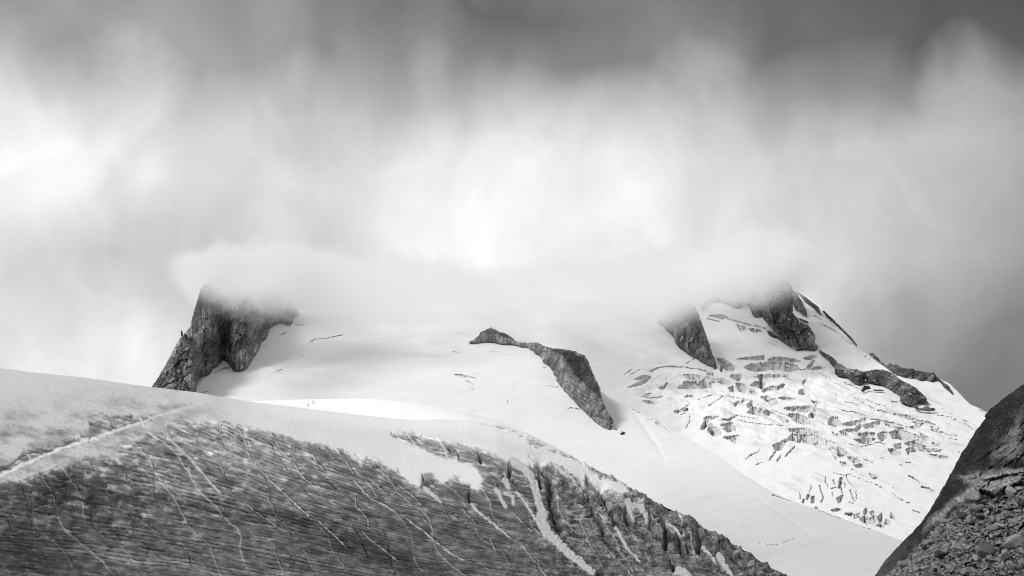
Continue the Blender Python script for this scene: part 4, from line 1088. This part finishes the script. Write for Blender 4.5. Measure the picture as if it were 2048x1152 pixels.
def slope_fields(U, V):
    wu = U + 1.6 * fbm(U / 7, V / 7, 4, 401) + 2.5 * fbm(U / 24, V / 24, 2, 403); wv = V + 1.6 * fbm(U / 7, V / 7, 4, 402) + 2.5 * fbm(U / 24, V / 24, 2, 404)
    sd = area_sd(wu, wv, SLOPE_POLY, 120)
    Y = fS(U, V, sd)
    top = ip(U, SCREE_TOP)
    scree = ss(-5, 6, V - top + 7 * fbm(U / 18, V / 18, 3, 405))
    slab = 1 - scree
    # planes of the slab: sheets that run up to the right
    p = (V + .62 * U); q = (U - .62 * V)
    step = fbm(p / 46, q / 240, 3, 411)
    rel = slab * (step * .9 + ridged(p / 26, q / 150, 2, 412) * .45 + fbm(U / 10, V / 10, 4, 413) * .22)
    gd, gg, gid = cells(U / 11, V / 9, 41)
    gd2, gg2, gid2 = cells(U / 4.6, V / 4.0, 42)
    rel = rel + scree * ((gid - .5) * .30 + (gid2 - .5) * .26 + fbm(U / 36, V / 24, 3, 415) * .6)
    crack = np.zeros(U.shape)
    for ln, w in [(c5((905, 340), (840, 420), (780, 470), (700, 525)), 1.5), (c5((800, 480), (775, 560), (765, 620)), 1.0), (c5((905, 250), (870, 290), (905, 285)), 1.0), (c5((740, 390), (690, 440), (670, 500)), 1.0),
                  (c5((500, 575), (600, 550), (660, 535)), 1.0), (c5((660, 590), (800, 560), (905, 545)), 1.2), (c5((690, 640), (700, 600), (750, 575)), 1.3), (c5((570, 640), (560, 700)), 1.0), (c5((420, 740), (418, 830)), 1.0),
                  (c5((340, 830), (380, 790), (470, 760)), 1.2), (c5((500, 690), (505, 720)), .9), (c5((620, 400), (560, 480)), .6), (c5((860, 200), (800, 330)), .6), (c5((905, 430), (860, 480), (850, 530)), .9)]:
        crack = np.maximum(crack, ss(w * .6 + 1.0, w * .2, lines_dist(wu, wv, ln, 8)) * slab * .7 * (.1 + .9 * ss(-.4, .3, fbm(U / 13, V / 13, 2, 406))))
    ledge = np.zeros(U.shape)
    for poly, h in [(c5((510, 570), (600, 545), (660, 530), (640, 575), (560, 585)), .35), (c5((660, 565), (760, 540), (905, 515), (905, 555), (780, 565), (670, 590)), .45), (c5((630, 620), (700, 590), (900, 555), (905, 590), (800, 630), (700, 660)), .2),
                    (c5((560, 700), (575, 650), (610, 625), (660, 690), (640, 712)), .5), (c5((500, 700), (560, 665), (560, 715), (510, 725)), .35), (c5((350, 830), (370, 775), (460, 735), (480, 760), (430, 825)), .35)]:
        ledge = np.maximum(ledge, h * ss(-1.5, 2, area_sd(wu, wv, poly, 20)))
    hollow = ss(-2, 3, area_sd(wu, wv, c5((650, 650), (700, 655), (745, 690), (730, 705), (670, 700), (645, 690)), 20))
    Y = Y - rel * ss(0, 10, sd) - ledge + crack * .5 + hollow * 1.4
    return sd, Y, scree, slab, crack, ledge, hollow, gid, gid2, gg, gg2, p, q


def slope():
    u = np.concatenate([np.arange(1650, 2070, .95), np.arange(2072, 2300, 8)])
    v = np.concatenate([np.arange(556, 750, 6), np.arange(751, 1165, .95), np.arange(1170, 1300, 8)])
    U, V = np.meshgrid(u, v)
    sd, Y, scree, slab, crack, ledge, hollow, gid, gid2, gg, gg2, p, q = slope_fields(U, V)
    n1 = fbm(U / 22, V / 22, 4, 421); n2 = fbm(U / 5, V / 5, 3, 422)
    t = .024 * np.exp(.9 * n1 + .8 * n2) + .16 * ss(.35, .6, fbm(U / 3.2, V / 2.4, 2, 424)) * ss(-.2, .4, n1)
    pale = ss(-6, 16, area_sd(U, V, c5((905, 130), (905, 470), (760, 480), (690, 470), (700, 420), (780, 330), (850, 220)), 40) + 10 * n1)
    t = t + pale * (.13 + .05 * fbm(p / 9, q / 60, 3, 423))
    pale2 = ss(-5, 9, area_sd(U, V, c5((510, 570), (650, 535), (905, 520), (905, 620), (760, 650), (690, 680), (560, 715), (470, 760), (430, 830), (300, 900), (330, 840), (480, 700), (580, 620)), 40) + 8 * n1)
    t = t + pale2 * (.20 + .10 * n2)
    t_s = .17 + .19 * (gid2 - .5) + .09 * (gid - .5) + .05 * n1 - .05 * ss(.16, 0, gg2)
    t = t * slab + t_s * scree
    t = t + ss(.1, .4, ledge) * .07
    seam = ridged(p / 15 + fbm(U / 12, V / 12, 3, 431) * .5, q / 80, 2, 430)
    t = t * (1 - .6 * ss(.8, .98, seam) * slab) * (1 + .5 * ss(.75, .5, seam) * slab * n2)
    lower = ss(1050, 1130, V) * ss(60, 10, sd)
    t = t + lower * .04
    t = t * (1 - .75 * crack)
    t = np.clip(t, .02, .5)
    ins = sd > 0
    cell = ins[:-1, :-1] | ins[1:, :-1] | ins[:-1, 1:] | ins[1:, 1:]
    i, j = np.nonzero(cell); nc = U.shape[1]
    qd = np.stack([i * nc + j, i * nc + j + 1, (i + 1) * nc + j + 1, (i + 1) * nc + j], -1)
    used = np.unique(qd); mp = np.full(U.size, -1); mp[used] = np.arange(len(used)); qd = mp[qd]; nv = len(used)
    uu, vv, yy, tt, dd = U.ravel()[used], V.ravel()[used], Y.ravel()[used], t.ravel()[used], np.clip(sd.ravel()[used], 0, 60)
    front = at(uu, vv, yy); back = at(uu, vv, yy + .3 + 12 * np.sqrt(dd / 60))
    e = np.concatenate([qd[:, [0, 1]], qd[:, [1, 2]], qd[:, [2, 3]], qd[:, [3, 0]]])
    key = np.sort(e, 1); key = key[:, 0] * nv + key[:, 1]
    _, inv, cnt = np.unique(key, return_inverse=True, return_counts=True)
    be = e[cnt[inv] == 1]
    qs = np.concatenate([qd, qd[:, ::-1] + nv, np.stack([be[:, 1], be[:, 0], be[:, 0] + nv, be[:, 1] + nv], -1)])
    o = mesh_object('rock_slope', np.concatenate([front, back]), qs, np.concatenate([tt, tt]), M_SLAB)
    tag(o, 'steep dark rock slab with rubble below it, closest to the viewer', None, None, 'structure')


slope()


# ------------------------------------------------------------------ boulders
def boulder_mesh(name, seed, sub=3, cuts=11, tone=.16):
    r = random.Random(seed)
    bm = bmesh.new()
    bmesh.ops.create_icosphere(bm, subdivisions=sub, radius=1)
    co = np.array([v.co for v in bm.verts])
    for _ in range(cuts):
        n = np.array([r.gauss(0, 1), r.gauss(0, 1), r.gauss(0, 1)]); n /= np.linalg.norm(n)
        d = r.uniform(.36, .70)
        k = co @ n - d
        co = co - np.where(k > 0, k, 0)[:, None] * n * .97
    co *= np.array([1, r.uniform(.7, .95), r.uniform(.6, .9)])
    rs = np.random.default_rng(seed)
    co += rs.normal(0, .006, co.shape)
    for v, c in zip(bm.verts, co): v.co = c
    me = bpy.data.meshes.new(name)
    bm.to_mesh(me); bm.free()
    a = me.attributes.new('tone', 'FLOAT', 'POINT')
    tt = tone * (1 + .35 * fbm(co[:, 0] * 2 + seed, co[:, 1] * 2 + co[:, 2], 3, seed % 50))
    a.data.foreach_set('value', tt.astype(np.float32))
    me.materials.append(M_BOULDER)
    me.polygons.foreach_set('use_smooth', np.full(len(me.polygons), False))
    return me


rb = random.Random(11)
MESHES = [boulder_mesh('boulder', 600 + i, 3, 9 + i % 5, [.14, .24, .065, .31, .18][i % 5]) for i in range(16)]


def surf(u, v):
    U = np.array([[u]], float); V = np.array([[v]], float)
    return float(slope_fields(U, V)[1][0, 0])


def put_boulder(u, v, wpx, hpx, me, label, group, rot=None, dark=None):
    o = bpy.data.objects.new('boulder', me)
    COL.objects.link(o)
    y = surf(u, v + hpx * .25)
    k = y / F
    p = at(u, v, y - .15 * wpx * k)
    o.location = p
    o.rotation_euler = rot or (rb.uniform(-.5, .5), rb.uniform(-.5, .5), rb.uniform(0, 6.28))
    o.scale = (wpx * k * .68, wpx * k * .68, hpx * k * .78)
    return tag(o, label, 'boulder', group)


NAMED = [  # u, v, width, height, mesh, rotation, label
    (680, 985, 95, 150, 0, (0, .12, .4), 'tall standing grey block, biggest of the boulders, with a black hollow at its foot'),
    (845, 960, 150, 100, 1, (0, -.35, .2), 'wide slanting grey boulder right of the tall standing block'),
    (415, 1020, 84, 62, 2, (0, 0, 1.0), 'pale rounded boulder alone on the rubble left of the tall standing block'),
    (505, 980, 72, 84, 3, (.2, .5, 2.0), 'slanted pale boulder leaning between the pale rounded boulder and the tall block'),
    (570, 1122, 105, 90, 4, (0, .1, .7), 'large grey boulder under the tall standing block, lowest of the big ones'),
    (620, 758, 100, 72, 5, (0, .1, 1.9), 'blackest boulder, tucked under the pale rock ledge'),
    (600, 828, 66, 66, 6, (.3, .2, 1.2), 'pale blocky boulder just below the blackest boulder'),
    (545, 795, 66, 54, 7, (.1, .1, .1), 'rounded grey boulder left of the pale blocky boulder'),
    (828, 660, 76, 110, 8, (0, .3, .5), 'upright grey boulder at the foot of the slab, topped by dark stones'),
    (720, 876, 74, 44, 9, (0, 0, .3), 'flat-topped grey boulder just above the tall standing block'),
    (630, 882, 62, 50, 10, (.2, -.4, 2.4), 'tilted grey boulder touching the left side of the flat-topped one'),
    (800, 1030, 72, 60, 11, (0, .2, 2.9), 'pale angular boulder right of the foot of the tall standing block'),
    (765, 1000, 52, 60, 12, (0, .1, .9), 'smooth grey stone wedged between the tall block and the pale angular boulder'),
    (840, 832, 72, 40, 13, (0, .1, 1.3), 'flat dark boulder lying halfway up the rubble under the upright boulder'),
    (800, 790, 50, 70, 14, (.1, .3, .2), 'leaning grey slab stone above the flat dark boulder'),
    (755, 665, 56, 60, 15, (.1, .2, 2.2), 'grey stone propped beside the black cave under the ledge'),
    (600, 672, 70, 84, 3, (.1, -.2, 1.1), 'palest big block set into the ledge, left of the black cave'),
    (470, 1105, 60, 44, 1, (0, .5, .3), 'long tilted dark stone low on the rubble'),
    (650, 800, 54, 36, 7, (0, -.1, 2.0), 'small pale stone right of the pale blocky boulder'),
    (720, 1062, 90, 36, 9, (0, .15, 1.0), 'low wide stone under the tall standing block'),
    (200, 1085, 66, 48, 6, (0, .3, .7), 'rounded pale stone near the lower edge of the slope'),
]
for u, v, w, h, k, rot, lab in NAMED:
    (uu, vv), = c5((u, v))
    put_boulder(uu, vv, w * .3403, h * .3403, MESHES[k], lab, None, rot)
SHORT = ['tall standing block', 'wide slanting boulder', 'pale rounded boulder', 'slanted pale boulder', 'large low grey boulder', 'blackest boulder', 'pale blocky boulder', 'rounded grey boulder', 'upright boulder at the slab foot', 'flat-topped boulder',
         'tilted grey boulder', 'pale angular boulder', 'smooth wedged stone', 'flat dark boulder', 'leaning slab stone', 'propped stone by the cave', 'palest block in the ledge', 'long tilted dark stone', None, 'low wide stone', 'pale stone near the lower edge']
taken = [(c5((n[0], n[1]))[0], n[2] * .3403) for n in NAMED]
marks = [(taken[i][0], n) for i, n in enumerate(SHORT) if n]
pool = []
for _ in range(30000):
    u = rb.uniform(1752, 2075); v = rb.uniform(950, 1160)
    if v < ip(u, SCREE_TOP) + 3: continue
    if area_sd(np.array([[u]]), np.array([[v]]), SLOPE_POLY, 40)[0, 0] < 7: continue
    s = min(22, 5.2 / (rb.random() + .12) ** .9)
    if len(pool) > 130: s = min(s, 8.5)
    if any((u - a[0]) ** 2 + (v - a[1]) ** 2 < (.42 * (s + b)) ** 2 for a, b in taken): continue
    taken.append(((u, v), s)); pool.append((u, v, s))
    if len(pool) >= 265: break
ORD = ['nearest', 'second', 'third', 'fourth', 'fifth', 'sixth', 'seventh', 'eighth', 'ninth', 'tenth', 'eleventh', 'twelfth', 'thirteenth', 'fourteenth']
sect = {}
for i, (u, v, s) in enumerate(pool):
    (mu, mv), nm = min(marks, key=lambda m: (m[0][0] - u) ** 2 + (m[0][1] - v) ** 2)
    ddx, ddy = u - mu, v - mv
    side_ = ('right of' if ddx > 0 else 'left of') if abs(ddx) > abs(ddy) else ('below' if ddy > 0 else 'above')
    sect.setdefault((nm, side_), []).append((math.hypot(ddx, ddy), i))
words = {}
for (nm, side_), lst in sect.items():
    for r_, (d, i) in enumerate(sorted(lst)):
        if r_ < len(ORD): words[i] = (ORD[r_], side_, nm)
for i, (u, v, s) in enumerate(pool):
    w, h = s * rb.uniform(.9, 1.3), s * rb.uniform(.65, 1.0)
    zone = 'high on the rubble just under the slab' if v < ip(u, SCREE_TOP) + 40 else 'in the middle of the rubble field' if v < ip(u, SCREE_TOP) + 95 else 'low on the rubble field'
    size = 'small' if s < 9 else 'middle-sized'
    m_ = rb.randrange(16)
    hue = ['grey', 'pale grey', 'dark', 'pale', 'grey'][m_ % 5]
    if i in words: lab = '%s %s stone, %s %s the %s' % ((size, hue) + words[i])
    else: lab = f'{size} loose stone lying {zone}, clear of big boulders'
    put_boulder(u, v, w, h, MESHES[m_], lab, 'loose stones on the rubble')

# the finest rubble, past counting
base = [np.array([(-.9, -.6, -.5), (.8, -.7, -.5), (.9, .6, -.5), (-.7, .8, -.5), (-.6, -.5, .5), (.5, -.6, .6), (.7, .4, .35), (-.5, .5, .6)]) * s for s in (1,)][0]
bq = np.array([(0, 3, 2, 1), (4, 5, 6, 7), (0, 1, 5, 4), (1, 2, 6, 5), (2, 3, 7, 6), (3, 0, 4, 7)])
cs = []; qs = []; ts = []
ru = rng.uniform(1745, 2080, 9000); rv = rng.uniform(945, 1165, 9000)
okk = (rv > ip(ru, SCREE_TOP) + 1) & (area_sd(ru, rv, SLOPE_POLY, 40) > 5)
ru, rv = ru[okk], rv[okk]
ry = slope_fields(ru[None], rv[None])[1][0]
for n, (u, v, y) in enumerate(zip(ru, rv, ry)):
    s = min(3.4, 1.0 / (rng.random() + .18)) * y / F * .62
    a = rng.uniform(0, 6.28); t_ = rng.uniform(-.7, .7)
    ca, sa, ct, st = math.cos(a), math.sin(a), math.cos(t_), math.sin(t_)
    M3 = np.array([[ca, -sa, 0], [sa, ca, 0], [0, 0, 1]]) @ np.array([[1, 0, 0], [0, ct, -st], [0, st, ct]])
    c = (base * (1 + rng.uniform(-.3, .3, (8, 3)))) @ M3.T * s * np.array([1, 1, .8]) + at(u, v, y - s * .3)
    cs.append(c); qs.append(bq + 8 * n); ts.append(np.full(8, rng.uniform(.05, .36)))
o = mesh_object('rubble', np.concatenate(cs), np.concatenate(qs), np.concatenate(ts), M_BOULDER, smooth=False)
tag(o, kind='stuff')


# ------------------------------------------------------------------ climbers
M_JACKET = flat_material('dark_jacket', .03)
M_TROUSERS = flat_material('dark_trousers', .022)
M_PACK = flat_material('rucksack_cloth', .045)
M_SKIN = flat_material('skin', .35)
M_HELMET = flat_material('helmet_shell', .12, .4)


def skin_mesh(name, verts, edges, mats):
    bm = bmesh.new()
    lay = bm.verts.layers.skin.verify()
    vs_ = []
    for i, (p, r_) in enumerate(verts):
        v = bm.verts.new(p); v[lay].radius = (r_, r_) if not isinstance(r_, tuple) else r_
        v[lay].use_root = i == 0
        vs_.append(v)
    for a, b in edges: bm.edges.new((vs_[a], vs_[b]))
    me = bpy.data.meshes.new(name)
    bm.to_mesh(me); bm.free()
    for m in mats: me.materials.append(m)
    return me


def blob_mesh(name, size, mat, seed=0, power=2.6):
    bm = bmesh.new()
    bmesh.ops.create_icosphere(bm, subdivisions=3, radius=1)
    for v in bm.verts:
        c = v.co; n = (abs(c.x) ** power + abs(c.y) ** power + abs(c.z) ** power) ** (1 / power)
        v.co = (c.x / n * size[0], c.y / n * size[1], c.z / n * size[2])
    me = bpy.data.meshes.new(name); bm.to_mesh(me); bm.free()
    me.materials.append(mat)
    me.polygons.foreach_set('use_smooth', np.full(len(me.polygons), True))
    return me


def person(u, v, y, heading, label, stride=.28, lean=.12):
    """one walker, feet at sight line u, v"""
    f = lean
    body = [((0, 0, .95), .14), ((0, f * .4, 1.12), .13), ((0, f * .9, 1.32), .165), ((0, f * 1.2, 1.47), .08), ((0, f * 1.5, 1.56), .062), ((0, f * 1.7, 1.66), .098), ((0, f * 1.75, 1.74), .075),
            ((-.10, .02, .90), .10), ((-.11, stride * .75, .52), .072), ((-.11, stride * .55, .10), .055), ((-.11, stride * .55 + .15, .05), .045),
            ((.10, -.02, .90), .10), ((.11, -stride * .1, .50), .072), ((.11, -stride, .11), .055), ((.11, -stride + .15, .04), .045),
            ((-.20, f * 1.1, 1.42), .068), ((-.27, f * .9 - .02, 1.15), .05), ((-.24, f + .22, .98), .042), ((-.24, f + .30, .97), .038),
            ((.20, f * 1.1, 1.42), .068), ((.27, f * .9 - .10, 1.14), .05), ((.26, f + .10, .92), .042), ((.26, f + .18, .90), .038)]
    edges = [(0, 1), (1, 2), (2, 3), (3, 4), (4, 5), (5, 6), (0, 7), (7, 8), (8, 9), (9, 10), (0, 11), (11, 12), (12, 13), (13, 14), (2, 15), (15, 16), (16, 17), (17, 18), (2, 19), (19, 20), (20, 21), (21, 22)]
    o = bpy.data.objects.new('person', skin_mesh('person', body, edges, [M_JACKET]))
    COL.objects.link(o)
    m = o.modifiers.new('skin', 'SKIN'); m.use_smooth_shade = True
    o.modifiers.new('subdivision', 'SUBSURF').render_levels = 2
    o.location = at(u, v, y)
    o.rotation_euler = (0, 0, heading)
    tag(o, label, 'person')
    def child(name, me, loc, rot=(0, 0, 0)):
        c = bpy.data.objects.new(name, me); COL.objects.link(c); c.parent = o; c.location = loc; c.rotation_euler = rot
        return c
    child('rucksack', blob_mesh('rucksack', (.17, .13, .27), M_PACK, power=3.2), (0, f * .6 - .22, 1.27), (-.1, 0, 0))
    child('helmet', blob_mesh('helmet', (.115, .13, .085), M_HELMET), (0, f * 1.72, 1.735))
    child('trousers', skin_trousers(stride), (0, 0, 0))
    return o


def skin_trousers(stride):
    vs_ = [((0, 0, .93), .15), ((-.10, .02, .88), .115), ((-.11, stride * .75, .52), .085), ((-.11, stride * .57, .14), .07), ((.10, -.02, .88), .115), ((.11, -stride * .1, .50), .085), ((.11, -stride * .97, .15), .07)]
    bm = bmesh.new()
    # tapered sleeves round the legs, joined at the hips
    def tube(path):
        ring = []
        for p, r_ in path:
            ring.append([bm.verts.new((p[0] + r_ * math.cos(a), p[1] + r_ * math.sin(a), p[2])) for a in [k * math.pi / 5 for k in range(10)]])
        for a, b in zip(ring[:-1], ring[1:]):
            for k in range(10): bm.faces.new((a[k], a[(k + 1) % 10], b[(k + 1) % 10], b[k]))
    tube([vs_[0], vs_[1], vs_[2], vs_[3]]); tube([vs_[0], vs_[4], vs_[5], vs_[6]])
    me = bpy.data.meshes.new('trousers'); bm.to_mesh(me); bm.free()
    me.materials.append(M_TROUSERS)
    return me


def fP_at(u, v):
    U = np.full((60, 1), float(u)); s = np.linspace(0, 1, 60)[:, None]
    a = float(ip(u, CREST)) + 26; b = float(ip(u, PCREST))
    V = a + (b - a) * s
    return float(np.interp(-v, -V[:, 0], fP(U, V)[:, 0]))


person(616.5, 813.5, fP_at(616.5, 813.5), 1.9, 'lower of two walkers close together on the bright snow saddle')
person(626.3, 808.5, fP_at(626.3, 808.5), 2.1, 'upper of two walkers close together on the bright snow saddle')
person(604.0, 713.5, float(fM(604.0, 713.5)) - 1.5, 1.2, 'lone walker high on the snowfield right of the tall rock peak')
pm = bpy.data.meshes.new('marker_pole')
bm = bmesh.new()
bmesh.ops.create_cone(bm, cap_ends=True, segments=10, radius1=.13, radius2=.10, depth=1.9)
bm.to_mesh(pm); bm.free(); pm.materials.append(M_TROUSERS)
po = bpy.data.objects.new('marker_pole', pm); COL.objects.link(po)
po.location = at(1015, 803, float(fM(1015, 806)) - 1.5)
tag(po, 'thin dark upright pole in the open snow left of the rock spur', 'pole')

# ------------------------------------------------------------------ cloud that hangs round the peaks
cl_m = bpy.data.materials.new('cloud_vapour')
cl_m.use_nodes = True
ct_ = cl_m.node_tree; ct_.nodes.clear()
co_ = ct_.nodes.new('ShaderNodeOutputMaterial'); pv = ct_.nodes.new('ShaderNodeVolumePrincipled')
pv.inputs['Color'].default_value = (.998, .998, .998, 1)
pv.inputs['Density'].default_value = 1.0
pv.inputs['Anisotropy'].default_value = .2
pv.inputs['Density Attribute'].default_value = 'density'
ct_.links.new(pv.outputs[0], co_.inputs['Volume'])

gt = bpy.data.node_groups.new('cloud_field', 'GeometryNodeTree')
gt.interface.new_socket('Geometry', in_out='OUTPUT', socket_type='NodeSocketGeometry')
N.tree = gt
g_out = gt.nodes.new('NodeGroupOutput')
vcube = gt.nodes.new('GeometryNodeVolumeCube')
CMIN, CMAX = (-330, 780, 70), (340, 1520, 330)
vcube.inputs['Min'].default_value = CMIN; vcube.inputs['Max'].default_value = CMAX
for k, d in (('X', 280), ('Y', 150), ('Z', 130)): vcube.inputs['Resolution ' + k].default_value = d
pos = N(gt.nodes.new('GeometryNodeInputPosition').outputs[0])
px, py, pz = N.xyz(pos)
su = px / py * F + 1024.0            # direction, as image column
tv = 1000.0 - pz / py * F            # and as image row
q1 = N.noise(pos, .016, 4.0, .55) - .5
q2 = N.noise(pos * 1.0 if False else N.vec(px, py * .8, pz * 1.5), .05, 4.0, .6) - .5
# lower edge of the cloud, by direction
basev = N.curve(su, 200, 1800, [(200, 540), (340, 580), (400, 600), (470, 602), (540, 614), (610, 634), (760, 682), (1000, 676), (1150, 680), (1300, 660), (1360, 642), (1430, 602), (1500, 588), (1560, 574), (1610, 562), (1680, 540), (1800, 500)], 1000)
q3 = N.noise(N.vec(px, py * .7, pz), .13, 3.0, .6) - .5
fall = N.step(tv + q1 * 190.0 + q2 * 250.0 + q3 * 110.0, basev + 30.0, basev - 62.0)
topc = N.curve(su, 200, 1800, [(200, 535), (410, 512), (520, 502), (620, 500), (760, 512), (1000, 525), (1250, 515), (1400, 490), (1540, 470), (1800, 490)], 1000)
topf = N.step(tv + q1 * 200.0 + q2 * 120.0, topc, topc + 62.0)
side = N.step(su + q1 * 220.0 + q2 * 160.0, 322.0, 455.0) * N.step(su + q1 * 250.0, 1700.0, 1540.0)
ynear = N.curve(su, 200, 1800, [(200, 800), (450, 815), (600, 890), (1000, 960), (1300, 1060), (1400, 1080), (1560, 1130), (1800, 1150)], 2000)
nearf = N.step(py, ynear, ynear + 90.0) * N.step(py, 1500.0, 1380.0)
thick = N.curve(su, 200, 1800, [(200, .8), (380, .8), (480, 1.1), (560, .75), (640, .42), (720, .34), (850, .27), (1000, .26), (1250, .28), (1340, .6), (1420, .9), (1560, 1.5), (1800, 1.4)], 2)
wisp = N.op('MAXIMUM', 1.0 + q2 * 5.0 + q1 * 2.8 + q3 * 3.0, 0.0)
dens = fall * topf * side * nearf * wisp * thick * .05
dens = N.op('MAXIMUM', dens - .0004, 0.0)
gt.links.new(dens.s, vcube.inputs['Density'])
sm_ = gt.nodes.new('GeometryNodeSetMaterial')
sm_.inputs['Material'].default_value = cl_m
gt.links.new(vcube.outputs[0], sm_.inputs['Geometry'])
gt.links.new(sm_.outputs[0], g_out.inputs[0])
cv = bpy.data.volumes.new('cloud')
cv.materials.append(cl_m)
co = bpy.data.objects.new('cloud', cv)
COL.objects.link(co)
md = co.modifiers.new('field', 'NODES'); md.node_group = gt
tag(co, kind='stuff')
